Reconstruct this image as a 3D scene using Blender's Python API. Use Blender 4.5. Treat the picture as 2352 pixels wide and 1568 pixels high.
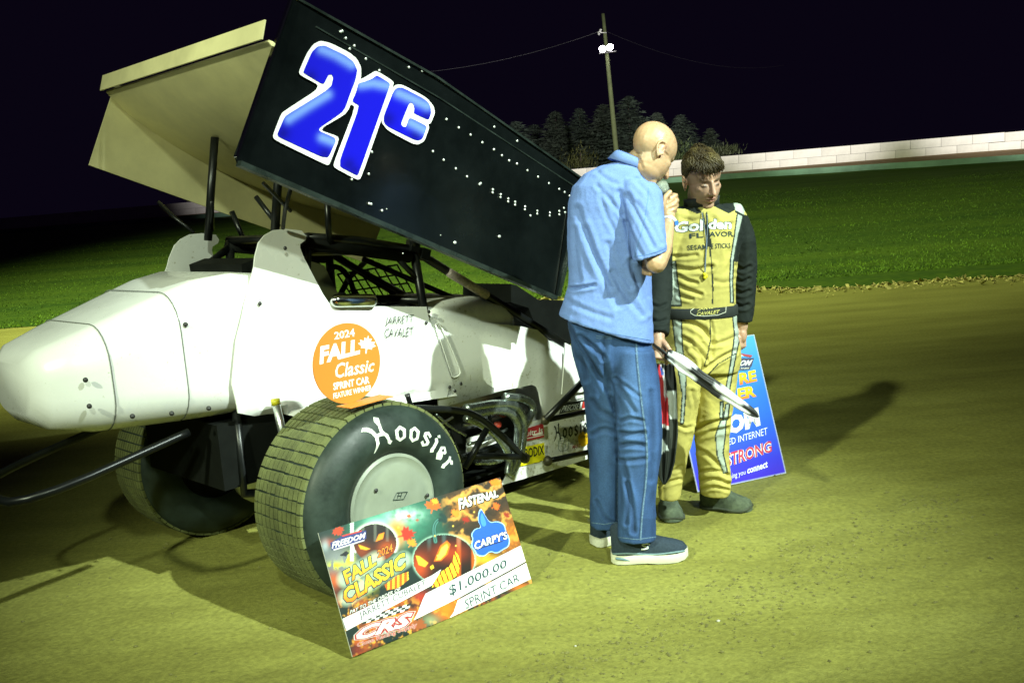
import bpy, bmesh, math, random
import numpy as np
from mathutils import Vector, Matrix
from mathutils.bvhtree import BVHTree
from mathutils.geometry import delaunay_2d_cdt

random.seed(7); np.random.seed(7)
scene = bpy.context.scene
COL = scene.collection
for o in list(bpy.data.objects):
    bpy.data.objects.remove(o)

# ------------------------------------------------------------------ camera
H = 1.62; PITCH = math.radians(8.7); ROLL = math.radians(4.5); F = 2250.0
CAM = np.array([0.0, 0.0, H])
FW = np.array([0, math.cos(PITCH), -math.sin(PITCH)])
_r0 = np.array([1.0, 0, 0]); _u0 = np.cross(_r0, FW)
RT = _r0 * math.cos(ROLL) - _u0 * math.sin(ROLL); UP = np.cross(RT, FW)
cam_d = bpy.data.cameras.new('camera'); cam = bpy.data.objects.new('camera', cam_d); COL.objects.link(cam)
cam_d.sensor_width = 36; cam_d.lens = F / 2352 * 36; cam_d.clip_start = .05; cam_d.clip_end = 1000
mw = Matrix.Identity(4)
for i in range(3):
    mw[i][0] = RT[i]; mw[i][1] = UP[i]; mw[i][2] = -FW[i]; mw[i][3] = CAM[i]
cam.matrix_world = mw
scene.camera = cam

# ------------------------------------------------------------------ night sky
world = bpy.data.worlds.new('World'); scene.world = world; world.use_nodes = True
bg = world.node_tree.nodes['Background']
bg.inputs[0].default_value = (0.0035, 0.002, 0.0075, 1); bg.inputs[1].default_value = 0.75

# ------------------------------------------------------------------ floodlights of the track, plus added spots for the far turn
def spot(name, loc, target, watts, color, half_deg, blend, radius):
    d = bpy.data.lights.new(name, 'SPOT'); o = bpy.data.objects.new(name, d); COL.objects.link(o)
    d.energy = watts; d.color = color; d.spot_size = math.radians(2 * half_deg); d.spot_blend = blend
    d.shadow_soft_size = radius
    o.location = loc
    o.rotation_euler = (Vector(target) - Vector(loc)).to_track_quat('-Z', 'Y').to_euler()
    return o
# bright tower to the right behind the photographer: casts the wing's shadow on the body side
spot('flood_key', (11.1, -6.1, 13.0), (0.08, 4.45, 0.75), 36000, (0.84, 1.0, 0.88), 6.8, 1.0, 0.16)
# tower to the left behind the photographer: throws the announcer's shadow on the driver
spot('flood_left', (-8.2, -8.8, 10.2), (0.1, 4.4, 0.9), 12200, (0.87, 1.0, 0.68), 9.4, 1.0, 0.3)
# tower straight behind the photographer
spot('flood_front', (2.2, -17.0, 15.0), (0.2, 4.6, 0.6), 13600, (0.84, 1.0, 0.76), 7.2, 1.0, 0.5)
# flood that lights the infield
spot('flood_infield', (-12.0, 2.0, 15.0), (3.0, 27.0, 0.4), 62000, (0.90, 1.0, 0.60), 36, 0.9, 0.5)
for k_, tx_ in enumerate((-14, -2, 8, 17, 26)):  # unseen spots added in mid-air to brighten the far wall and trees
    spot('added_turn_spot', (6 + tx_ * .3, 9.0, 6.5), (tx_, 62.0 - .41 * tx_, 5.9), 120000, (0.98, 0.95, 0.95), 8.0, 0.7, 0.4)

scene.render.engine = 'CYCLES'
scene.cycles.use_denoising = True
scene.cycles.max_bounces = 6; scene.cycles.diffuse_bounces = 3; scene.cycles.glossy_bounces = 3
scene.cycles.sample_clamp_indirect = 4
scene.view_settings.view_transform = 'Standard'; scene.view_settings.look = 'None'
scene.view_settings.exposure = 0.0; scene.view_settings.gamma = 1.0; scene.view_settings.use_curve_mapping = False

# ------------------------------------------------------------------ measuring helpers (photo units -> metres)
def ray(x, y):
    return FW + RT * ((x - 1176) / F) - UP * ((y - 784) / F)
def at_z(x, y, z=0.0):
    d = ray(x, y); return CAM + d * ((z - H) / d[2])
def at_y(x, y, Y):
    d = ray(x, y); return CAM + d * (Y / d[1])
def at_plane(x, y, p0, n):
    d = ray(x, y); return CAM + d * (np.dot(np.asarray(p0) - CAM, n) / np.dot(d, n))
def vproj(v):
    q = np.asarray(v) - CAM; z = q @ FW
    return np.stack([1176 + F * (q @ RT) / z, 784 - F * (q @ UP) / z], -1)
def mpv(Y):            # metres per photo unit at depth Y
    return Y * 1.01 / F
# ------------------------------------------------------------------ numpy noise
def _hash(i, j, k, seed):
    h = (i * 374761393 + j * 668265263 + k * 2147483647 + seed * 974634777) & 0x7fffffff
    h = ((h ^ (h >> 13)) * 1274126177) & 0x7fffffff
    h = (h ^ (h >> 16)) & 0xffff
    return h / 65535.0
def vnoise(p, seed=0):
    p = np.asarray(p, float); f0 = np.floor(p).astype(np.int64); t = p - f0; t = t * t * (3 - 2 * t)
    i, j, k = f0[..., 0], f0[..., 1], f0[..., 2]; r = 0
    for a in (0, 1):
        for b in (0, 1):
            for c in (0, 1):
                w = (t[..., 0] if a else 1 - t[..., 0]) * (t[..., 1] if b else 1 - t[..., 1]) * (t[..., 2] if c else 1 - t[..., 2])
                r = r + w * _hash(i + a, j + b, k + c, seed)
    return r * 2 - 1
def fbm(p, oct=4, seed=0):
    r = 0; a = .5; p = np.asarray(p, float)
    for o in range(oct):
        r = r + a * vnoise(p, seed + o); p = p * 2.03; a *= .5
    return r
# ------------------------------------------------------------------ materials
MATS = {}
def M(name, col=(.5, .5, .5), rough=.6, metal=0, namt=.12, nscale=12, bump=0, bscale=150, attr=False, coat=0, spec=.5, emit=0, trans=0, bdist=.004, rvar=0):
    if name in MATS: return MATS[name]
    m = bpy.data.materials.new(name); m.use_nodes = True; nt = m.node_tree; N = nt.nodes; L = nt.links
    b = N['Principled BSDF']; b.inputs['Roughness'].default_value = rough; b.inputs['Metallic'].default_value = metal
    b.inputs['Specular IOR Level'].default_value = spec
    b.inputs['Coat Weight'].default_value = coat; b.inputs['Coat Roughness'].default_value = .08
    tc = N.new('ShaderNodeTexCoord')
    if attr:
        src = N.new('ShaderNodeVertexColor'); src.layer_name = 'Col'; base = src.outputs[0]
    else:
        src = N.new('ShaderNodeRGB'); src.outputs[0].default_value = (*col, 1); base = src.outputs[0]
    if namt > 0:
        no = N.new('ShaderNodeTexNoise'); no.inputs['Scale'].default_value = nscale; no.inputs['Detail'].default_value = 6; no.inputs['Roughness'].default_value = .65
        L.new(tc.outputs['Object'], no.inputs['Vector'])
        mr = N.new('ShaderNodeMapRange'); mr.inputs[1].default_value = .25; mr.inputs[2].default_value = .75
        mr.inputs[3].default_value = 1 - namt; mr.inputs[4].default_value = 1 + namt
        L.new(no.outputs[0], mr.inputs[0])
        mx = N.new('ShaderNodeMix'); mx.data_type = 'RGBA'; mx.blend_type = 'MULTIPLY'; mx.inputs[0].default_value = 1
        L.new(base, mx.inputs[6]); L.new(mr.outputs[0], mx.inputs[7]); base = mx.outputs[2]
        if rvar:
            m2 = N.new('ShaderNodeMapRange'); m2.inputs[1].default_value = .3; m2.inputs[2].default_value = .7
            m2.inputs[3].default_value = max(0, rough - rvar); m2.inputs[4].default_value = rough + rvar
            L.new(no.outputs[0], m2.inputs[0]); L.new(m2.outputs[0], b.inputs['Roughness'])
    L.new(base, b.inputs['Base Color'])
    if bump > 0:
        n2 = N.new('ShaderNodeTexNoise'); n2.inputs['Scale'].default_value = bscale; n2.inputs['Detail'].default_value = 4
        L.new(tc.outputs['Object'], n2.inputs['Vector'])
        bp = N.new('ShaderNodeBump'); bp.inputs['Strength'].default_value = bump; bp.inputs['Distance'].default_value = bdist
        L.new(n2.outputs[0], bp.inputs['Height']); L.new(bp.outputs[0], b.inputs['Normal'])
    if emit:
        b.inputs['Emission Color'].default_value = (*col, 1); b.inputs['Emission Strength'].default_value = emit
    MATS[name] = m; return m
def ink(c, rough=.45):
    key = 'ink_%d_%d_%d' % tuple(int(255 * min(1, x)) for x in c)
    return M(key, c, rough, namt=.06, nscale=40)
def srgb(r, g, b):
    f = lambda v: (v / 255) / 12.92 if v / 255 < .04045 else ((v / 255 + .055) / 1.055) ** 2.4
    return (f(r), f(g), f(b))
# ------------------------------------------------------------------ mesh helpers
def _mats(o, mats):
    for m in (mats if isinstance(mats, (list, tuple)) else [mats]):
        o.data.materials.append(m)
def mobj(name, v, f, mats, parent=None, smooth=False, fm=None, col=None, vcol=None, autosmooth=None):
    me = bpy.data.meshes.new(name)
    me.from_pydata([tuple(map(float, p)) for p in v], [], [tuple(int(i) for i in q) for q in f]); me.update()
    o = bpy.data.objects.new(name, me); COL.objects.link(o); _mats(o, mats)
    if fm is not None: me.polygons.foreach_set('material_index', np.asarray(fm, np.int32))
    if vcol is not None:
        a = me.color_attributes.new('Col', 'FLOAT_COLOR', 'POINT')
        c = np.ones((len(v), 4), np.float32); c[:, :3] = vcol; a.data.foreach_set('color', c.ravel())
    if smooth:
        me.polygons.foreach_set('use_smooth', np.ones(len(f), bool))
        if autosmooth: me.set_sharp_from_angle(angle=math.radians(autosmooth))
    if parent: o.parent = parent
    return o
def empty(name, loc=(0, 0, 0), rz=0, parent=None):
    o = bpy.data.objects.new(name, None); COL.objects.link(o); o.location = loc; o.rotation_euler = (0, 0, rz); o.empty_display_size = .1
    if parent: o.parent = parent
    return o
def tag(o, label=None, cat=None, group=None, kind=None):
    if label: o['label'] = label
    if cat: o['category'] = cat
    if group: o['group'] = group
    if kind: o['kind'] = kind
    return o
class G:
    """collects geometry"""
    def __init__(s): s.v = []; s.f = []; s.m = []
    def add(s, v, f, mi=0):
        k = len(s.v); s.v += [tuple(p) for p in v]; s.f += [tuple(i + k for i in q) for q in f]; s.m += [mi] * len(f); return s
    def box(s, c, size, rot=None, mi=0):
        c = np.asarray(c, float); hx, hy, hz = [q / 2 for q in size]
        p = np.array([(x, y, z) for x in (-hx, hx) for y in (-hy, hy) for z in (-hz, hz)])
        if rot is not None: p = p @ np.asarray(rot).T
        return s.add(p + c, [(0, 1, 3, 2), (4, 6, 7, 5), (0, 4, 5, 1), (2, 3, 7, 6), (0, 2, 6, 4), (1, 5, 7, 3)], mi)
    def tube(s, pts, r, seg=10, mi=0, cap=True, smoothpath=0):
        P = [np.asarray(p, float) for p in pts]; R = list(r) if hasattr(r, '__len__') else [r] * len(P)
        for _ in range(smoothpath):
            P2 = [P[0]]; R2 = [R[0]]
            for a in range(len(P) - 1):
                P2 += [.75 * P[a] + .25 * P[a + 1], .25 * P[a] + .75 * P[a + 1]]; R2 += [.75 * R[a] + .25 * R[a + 1], .25 * R[a] + .75 * R[a + 1]]
            P = P2 + [P[-1]]; R = R2 + [R[-1]]
        n = len(P); v = []; prev = None
        for i in range(n):
            d = P[min(i + 1, n - 1)] - P[max(i - 1, 0)]; d = d / (np.linalg.norm(d) + 1e-9)
            if prev is None:
                a = np.cross(d, [0, 0, 1.]);
                if np.linalg.norm(a) < .1: a = np.cross(d, [0, 1., 0])
            else: a = prev - d * (prev @ d)
            a = a / np.linalg.norm(a); prev = a; b = np.cross(d, a)
            for k in range(seg):
                t = 2 * math.pi * k / seg; v.append(P[i] + R[i] * (a * math.cos(t) + b * math.sin(t)))
        f = [(i * seg + k, i * seg + (k + 1) % seg, (i + 1) * seg + (k + 1) % seg, (i + 1) * seg + k) for i in range(n - 1) for k in range(seg)]
        if cap: f += [tuple(range(seg))[::-1], tuple((n - 1) * seg + k for k in range(seg))]
        return s.add(v, f, mi)
    def capsule(s, pts, r, seg=12, mi=0):
        """tube with rounded ends"""
        P = [np.asarray(p, float) for p in pts]; R = list(r) if hasattr(r, '__len__') else [r] * len(P)
        d0 = P[0] - P[1]; d0 = d0 / np.linalg.norm(d0); d1 = P[-1] - P[-2]; d1 = d1 / np.linalg.norm(d1)
        a = [(P[0] + d0 * R[0] * math.sin(t), R[0] * math.cos(t)) for t in (1.45, 1.0, .5)]
        b = [(P[-1] + d1 * R[-1] * math.sin(t), R[-1] * math.cos(t)) for t in (.5, 1.0, 1.45)]
        return s.tube([q[0] for q in a] + P + [q[0] for q in b], [q[1] for q in a] + R + [q[1] for q in b], seg, mi)
    def ell(s, c, r, rot=None, nu=20, nv=12, mi=0):
        v = [(0, 0, -1)]; f = []
        for j in range(1, nv):
            ph = -math.pi / 2 + math.pi * j / nv
            v += [(math.cos(ph) * math.cos(2 * math.pi * k / nu), math.cos(ph) * math.sin(2 * math.pi * k / nu), math.sin(ph)) for k in range(nu)]
        v.append((0, 0, 1)); e = len(v) - 1
        for k in range(nu):
            f.append((0, 1 + (k + 1) % nu, 1 + k)); f.append((e, e - nu + k, e - nu + (k + 1) % nu))
        for j in range(nv - 2):
            for k in range(nu): f.append((1 + j * nu + k, 1 + j * nu + (k + 1) % nu, 1 + (j + 1) * nu + (k + 1) % nu, 1 + (j + 1) * nu + k))
        p = np.array(v) * np.asarray(r)
        if rot is not None: p = p @ np.asarray(rot).T
        return s.add(p + np.asarray(c), f, mi)
    def loft(s, rings, mi=0, cap=True, closed=True):
        n = len(rings[0]); v = [p for r in rings for p in r]; f = []
        for i in range(len(rings) - 1):
            for k in range(n if closed else n - 1):
                f.append((i * n + k, i * n + (k + 1) % n, (i + 1) * n + (k + 1) % n, (i + 1) * n + k))
        if cap: f += [tuple(range(n))[::-1], tuple((len(rings) - 1) * n + k for k in range(n))]
        return s.add(v, f, mi)
    def obj(s, name, mats, parent=None, smooth=False, autosmooth=None, base=None):
        v = np.asarray(s.v, float)
        if base is not None: v = v - np.asarray(base)
        return mobj(name, v, s.f, mats, parent, smooth, fm=s.m if len(set(s.m)) > 1 else None, autosmooth=autosmooth)
def rotm(ax, deg):
    return np.array(Matrix.Rotation(math.radians(deg), 3, ax))
def chaikin(pts, it=2, closed=True, w=.75):
    P = [np.asarray(p, float) for p in pts]
    for _ in range(it):
        Q = []; n = len(P)
        for a in range(n if closed else n - 1):
            p, q = P[a], P[(a + 1) % n]; Q += [w * p + (1 - w) * q, (1 - w) * p + w * q]
        if not closed: Q = [P[0]] + Q + [P[-1]]
        P = Q
    return np.array(P)
def fine_poly(pts, cell):
    """2D polygon -> fine triangles; returns verts2d, tris, boundary edges"""
    P = [np.asarray(p, float)[:2] for p in pts]; P = [p for k, p in enumerate(P) if np.linalg.norm(p - P[k - 1]) > 1e-6]
    B = []
    for k, p in enumerate(P):
        q = P[(k + 1) % len(P)]; m = max(1, int(np.linalg.norm(q - p) / cell + .5))
        B += [p + (q - p) * t / m for t in range(m)]
    B = np.array(B); nb = len(B); lo, hi = B.min(0), B.max(0); inner = []
    if cell < 1e6:
        gx_, gy_ = np.meshgrid(np.arange(lo[0] + cell * .5, hi[0], cell), np.arange(lo[1] + cell * .5, hi[1], cell)); g_ = np.stack([gx_.ravel(), gy_.ravel()], -1)
        g_[:, 0] += cell * .5 * (np.round((g_[:, 1] - lo[1]) / cell) % 2) * .8
        if len(g_): g_ = g_[inpoly(g_, B)]
        if len(g_): g_ = g_[seg_dist(g_, B, True) > cell * .35]
        inner = list(g_)
    vs = [Vector(p) for p in B] + [Vector(p) for p in inner]
    r = delaunay_2d_cdt(vs, [], [list(range(nb))], 1, 1e-7)
    v = np.array([(a.x, a.y) for a in r[0]]); f = []
    for q in r[2]:
        a, b, c = v[q[0]], v[q[1]], v[q[2]]; ar = (b[0] - a[0]) * (c[1] - a[1]) - (b[1] - a[1]) * (c[0] - a[0])
        if abs(ar) > 1e-12: f.append(tuple(q) if ar > 0 else tuple(q[::-1]))
    cnt = {}
    for q in f:
        for a, b in ((q[0], q[1]), (q[1], q[2]), (q[2], q[0])): cnt[(min(a, b), max(a, b))] = cnt.get((min(a, b), max(a, b)), 0) + 1
    return v, f, [e for e, n_ in cnt.items() if n_ == 1]
def tri_poly(pts):
    return fine_poly(pts, 1e9)[:2]
def inpoly(P, poly):
    P = np.asarray(P); x, y = P[:, 0], P[:, 1]; r = np.zeros(len(P), bool); n = len(poly)
    for a in range(n):
        x1, y1 = poly[a]; x2, y2 = poly[(a + 1) % n]
        if y1 == y2: continue
        c = ((y1 > y) != (y2 > y)) & (x < (x2 - x1) * (y - y1) / (y2 - y1) + x1); r ^= c
    return r
def seg_dist(P, poly, closed=False):
    P = np.asarray(P); d = np.full(len(P), 1e9); n = len(poly)
    for a in range(n if closed else n - 1):
        p = np.asarray(poly[a], float); q = np.asarray(poly[(a + 1) % n], float); e = q - p
        t = np.clip(((P - p) @ e) / (e @ e + 1e-12), 0, 1); d = np.minimum(d, np.linalg.norm(P - p - t[:, None] * e, axis=1))
    return d
_TX = {}
def text2d(body, shear=0, offset=0, res=2):
    """letters as triangles in a unit box: x 0..aspect, y 0..1"""
    key = (body, shear, offset)
    if key in _TX: return _TX[key]
    cu = bpy.data.curves.new('lettering_curve', 'FONT'); cu.body = body; cu.shear = shear; cu.offset = offset; cu.resolution_u = res; cu.fill_mode = 'FRONT'
    o = bpy.data.objects.new('lettering_curve', cu); COL.objects.link(o); bpy.context.view_layer.update()
    me = o.evaluated_get(bpy.context.evaluated_depsgraph_get()).to_mesh()
    v = np.array([(p.co.x, p.co.y) for p in me.vertices]); f = [tuple(p.vertices) for p in me.polygons]
    bpy.data.objects.remove(o); bpy.data.curves.remove(cu)
    _TX[key] = (v, f); return v, f
def quadmap(uv, quad):
    """unit square (u right, v up) -> quad TL,TR,BR,BL"""
    TL, TR, BR, BL = [np.asarray(q, float) for q in quad]; u = uv[:, :1]; v = uv[:, 1:]
    return (1 - u) * (1 - v) * BL + u * (1 - v) * BR + u * v * TR + (1 - u) * v * TL
def text_quad(body, quad, shear=0, offset=0, extra=0):
    """extra > 0 grows the letters past the box (outlines)"""
    v0, _ = text2d(body, shear, offset); v, f = text2d(body, shear, offset + extra)
    return quadmap((v - v0.min(0)) / np.ptp(v0, axis=0), quad), f
def split_long(v2, f, maxlen):
    bm = bmesh.new(); vs = [bm.verts.new((p[0], p[1], 0)) for p in v2]
    for q in f:
        try: bm.faces.new([vs[i] for i in q])
        except ValueError: pass
    for _ in range(7):
        L = [e for e in bm.edges if e.calc_length() > maxlen]
        if not L: break
        bmesh.ops.subdivide_edges(bm, edges=L, cuts=1); bmesh.ops.triangulate(bm, faces=[q for q in bm.faces if len(q.verts) > 3])
    bm.verts.index_update(); v = np.array([(p.co.x, p.co.y) for p in bm.verts]); ff = [tuple(p.index for p in q.verts) for q in bm.faces]; bm.free()
    return v, ff
def remesh(g, voxel, smooth=4, fac=.5):
    o = g.obj('tmp', [], None); m = o.modifiers.new('r', 'REMESH'); m.mode = 'VOXEL'; m.voxel_size = voxel
    if smooth: s = o.modifiers.new('s', 'SMOOTH'); s.factor = fac; s.iterations = smooth
    bpy.context.view_layer.update(); e = o.evaluated_get(bpy.context.evaluated_depsgraph_get()); me = e.to_mesh()
    v = np.empty(len(me.vertices) * 3); me.vertices.foreach_get('co', v); v = v.reshape(-1, 3)
    f = [tuple(p.vertices) for p in me.polygons]; d = o.data
    bpy.data.objects.remove(o); bpy.data.meshes.remove(d)
    return v, f
def vnormals(v, f):
    a = np.array([q[:4] if len(q) >= 4 else (q[0], q[1], q[2], q[2]) for q in f]); n = np.cross(v[a[:, 2]] - v[a[:, 0]], v[a[:, 3]] - v[a[:, 1]])
    t = a[:, 2] == a[:, 3]; n[t] = np.cross(v[a[t, 1]] - v[a[t, 0]], v[a[t, 2]] - v[a[t, 0]])
    r = np.zeros_like(v)
    for k in range(4): np.add.at(r, a[:, k], n)
    return r / (np.linalg.norm(r, axis=1, keepdims=True) + 1e-12)
def facing(v, n):
    return ((CAM - v) * n).sum(1) > 0
def drape(v2, f, bvh, off, maxlen=6):
    """lay flat print onto a curved surface, following the surface"""
    v2, f = split_long(v2, f, maxlen); out = []; ok = []
    for p in v2:
        d = ray(p[0], p[1]); d = d / np.linalg.norm(d); h = bvh.ray_cast(Vector(CAM), Vector(d))
        if h[0] is None: out.append(CAM + d); ok.append(False)
        else:
            q = np.array(h[0]) + np.array(h[1]) * off * (1 if np.dot(h[1], d) < 0 else -1); out.append(q); ok.append(True)
    f = [q for q in f if all(ok[i] for i in q) and max(np.linalg.norm(out[q[i]] - out[q[i - 1]]) for i in range(len(q))) < .08]
    return np.array(out), f
# ================================================================== setting
def wall_y(x): return 62.0 - .41 * x
def terrain(x, y):
    x = np.asarray(x, float); y = np.asarray(y, float)
    d = wall_y(x) - y                       # metres in front of the wall
    z = np.clip((y - 15) * .036, 0, 1.32)
    z = z + np.clip((9 - d) / 9, 0, 1) * .42
    return z
def dirt_height(x, y):
    near = np.exp(-((x / 4.5) ** 2 + ((y - 4.5) / 5) ** 2))
    p = np.stack([x, y, 0 * x], -1)
    h = .014 * fbm(p * 1.6, 3, 3) + .009 * fbm(p * 6, 3, 9) + .0045 * fbm(p * 24, 2, 21)
    # scuffed ruts running away to the right
    for off, a, w in ((-.35, -.012, .10), (.35, .010, .06), (.62, -.010, .07), (1.25, .012, .12)):
        dd = (y - 3.05) * .80 - (x - .3) * .60 + off + .05 * fbm(p * 2.0, 2, 30)
        h = h + a * np.exp(-(dd / w) ** 2) * (.6 + .8 * (fbm(p * 5, 2, 40)))
    return h * near
def graded(lo, a, b, hi, step, grow):
    r = list(np.arange(a, b, step)); s = step
    while r[-1] < hi: s *= grow; r.append(r[-1] + s)
    s = step; l = []
    q = a
    while q > lo: s *= grow; q -= s; l.append(q)
    return np.array(l[::-1] + r)
def sheet(name, xs, ys, zf, mat, smooth=True):
    X, Y = np.meshgrid(xs, ys); Z = zf(X, Y); nx, ny = len(xs), len(ys)
    v = np.stack([X, Y, Z], -1).reshape(-1, 3); i = np.arange(nx * ny).reshape(ny, nx)
    f = np.stack([i[:-1, :-1], i[:-1, 1:], i[1:, 1:], i[1:, :-1]], -1).reshape(-1, 4)
    return mobj(name, v, f, mat, smooth=smooth)

def dirt_mat():
    m = bpy.data.materials.new('dirt'); m.use_nodes = True; nt = m.node_tree; N = nt.nodes; L = nt.links; b = N['Principled BSDF']
    b.inputs['Roughness'].default_value = .9; b.inputs['Specular IOR Level'].default_value = .25
    tc = N.new('ShaderNodeTexCoord'); mp = N.new('ShaderNodeMapping'); L.new(tc.outputs['Object'], mp.inputs[0])
    mp.inputs['Rotation'].default_value = (0, 0, math.radians(-37)); mp.inputs['Scale'].default_value = (.55, 2.2, 1)
    n1 = N.new('ShaderNodeTexNoise'); n1.inputs['Scale'].default_value = 1.1; n1.inputs['Detail'].default_value = 9; n1.inputs['Roughness'].default_value = .62; L.new(mp.outputs[0], n1.inputs['Vector'])
    n2 = N.new('ShaderNodeTexNoise'); n2.inputs['Scale'].default_value = 45; n2.inputs['Detail'].default_value = 5; L.new(tc.outputs['Object'], n2.inputs['Vector'])
    n3 = N.new('ShaderNodeTexNoise'); n3.inputs['Scale'].default_value = 130; n3.inputs['Detail'].default_value = 3; L.new(tc.outputs['Object'], n3.inputs['Vector'])
    cr = N.new('ShaderNodeValToRGB'); e = cr.color_ramp.elements
    e[0].position = .3; e[0].color = (.185, .180, .036, 1); e[1].position = .72; e[1].color = (.300, .300, .070, 1)
    q = cr.color_ramp.elements.new(.5); q.color = (.242, .240, .050, 1)
    L.new(n1.outputs[0], cr.inputs[0])
    r2 = N.new('ShaderNodeMapRange'); r2.inputs[1].default_value = .3; r2.inputs[2].default_value = .7; r2.inputs[3].default_value = .78; r2.inputs[4].default_value = 1.16; L.new(n2.outputs[0], r2.inputs[0])
    mx = N.new('ShaderNodeMix'); mx.data_type = 'RGBA'; mx.blend_type = 'MULTIPLY'; mx.inputs[0].default_value = 1; L.new(cr.outputs[0], mx.inputs[6]); L.new(r2.outputs[0], mx.inputs[7])
    L.new(mx.outputs[2], b.inputs['Base Color'])
    ad = N.new('ShaderNodeMath'); ad.operation = 'ADD'; L.new(n2.outputs[0], ad.inputs[0]); L.new(n3.outputs[0], ad.inputs[1])
    bp = N.new('ShaderNodeBump'); bp.inputs['Strength'].default_value = .55; bp.inputs['Distance'].default_value = .006; L.new(ad.outputs[0], bp.inputs['Height']); L.new(bp.outputs[0], b.inputs['Normal'])
    return m
DIRT = dirt_mat()
xs = graded(-320, -3.2, 3.4, 320, .03, 1.09); ys = graded(-40, 2.3, 7.2, 420, .03, 1.075)
tag(sheet('ground', xs, ys, lambda x, y: terrain(x, y) + dirt_height(x, y), DIRT), kind='structure')

# grass infield
def grass_mat():
    m = bpy.data.materials.new('grass'); m.use_nodes = True; nt = m.node_tree; N = nt.nodes; L = nt.links; b = N['Principled BSDF']; b.inputs['Roughness'].default_value = .8; b.inputs['Specular IOR Level'].default_value = .2
    tc = N.new('ShaderNodeTexCoord'); mp = N.new('ShaderNodeMapping'); L.new(tc.outputs['Object'], mp.inputs[0]); mp.inputs['Scale'].default_value = (.12, .8, 1); mp.inputs['Rotation'].default_value = (0, 0, .12)
    n1 = N.new('ShaderNodeTexNoise'); n1.inputs['Scale'].default_value = 1.0; n1.inputs['Detail'].default_value = 5; L.new(mp.outputs[0], n1.inputs[0])
    n2 = N.new('ShaderNodeTexNoise'); n2.inputs['Scale'].default_value = 9; n2.inputs['Detail'].default_value = 6; L.new(tc.outputs['Object'], n2.inputs[0])
    mm = N.new('ShaderNodeMath'); mm.operation = 'ADD'; L.new(n1.outputs[0], mm.inputs[0]); L.new(n2.outputs[0], mm.inputs[1])
    cr = N.new('ShaderNodeValToRGB'); e = cr.color_ramp.elements; e[0].position = .36; e[0].color = (.026, .066, .005, 1); e[1].position = .66; e[1].color = (.085, .145, .010, 1)
    m2 = N.new('ShaderNodeMath'); m2.operation = 'MULTIPLY'; m2.inputs[1].default_value = .5; L.new(mm.outputs[0], m2.inputs[0]); L.new(m2.outputs[0], cr.inputs[0]); L.new(cr.outputs[0], b.inputs['Base Color'])
    return m
GRASS = grass_mat()
def grass_edge(x): return 14.6 - .22 * (x + 1) + .25 * np.sin(x * .9) + .12 * np.sin(x * 2.3 + 1)
gx = graded(-200, -12, 12, 200, .35, 1.12); gy = np.linspace(0, 1, 110) ** 1.6
X = np.repeat(gx[None], len(gy), 0); y0 = grass_edge(gx); y1 = wall_y(gx) - 7.5
Y = y0[None] + (y1 - y0)[None] * gy[:, None]
Z = terrain(X, Y) + .012 + .03 * np.clip((Y - y0) * 2, 0, 1) + .02 * fbm(np.stack([X * 2, Y * 2, 0 * X], -1), 3, 5)
i = np.arange(X.size).reshape(X.shape)
mobj('grass_infield', np.stack([X, Y, Z], -1).reshape(-1, 3), np.stack([i[:-1, :-1], i[:-1, 1:], i[1:, 1:], i[1:, :-1]], -1).reshape(-1, 4), GRASS, smooth=True)['kind'] = 'structure'
# blades: real geometry near the edge of the infield
n = 70000
yy = 14.0 + (np.random.rand(n) ** 1.7) * 24; xx = (np.random.rand(n) * 2 - 1) * (.56 * yy)
k = yy > grass_edge(xx) - .12 * np.random.rand(n) ** 2
xx, yy = xx[k], yy[k]; n = len(xx); zz = terrain(xx, yy) + .02
hgt = .022 + .04 * np.random.rand(n); an = np.random.rand(n) * 6.283; wd = .006 + .008 * np.random.rand(n) + yy * .0003
lx = (np.random.rand(n) - .5) * .08; ly = (np.random.rand(n) - .5) * .08
v = np.empty((n, 3, 3)); v[:, 0] = np.stack([xx - wd * np.cos(an), yy - wd * np.sin(an), zz], -1); v[:, 1] = np.stack([xx + wd * np.cos(an), yy + wd * np.sin(an), zz], -1)
v[:, 2] = np.stack([xx + lx, yy + ly, zz + hgt], -1)
shade = .85 + .3 * np.random.rand(n); pat = .8 + .6 * fbm(np.stack([xx * .25, yy * 1.1, 0 * xx], -1), 3, 8) + .5 * fbm(np.stack([xx * .9, yy * .9, 0 * xx], -1), 3, 18)
cg = np.stack([.075 * shade * pat, .145 * shade * pat, .009 * shade], -1)
bl = mobj('grass_blades', v.reshape(-1, 3), np.arange(3 * n).reshape(-1, 3), M('grass_blade', attr=True, rough=.7, namt=0, spec=.2), vcol=np.repeat(cg, 3, 0))
tag(bl, 'short mown green infield grass beyond the dirt strip', 'grass', kind='stuff')

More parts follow.
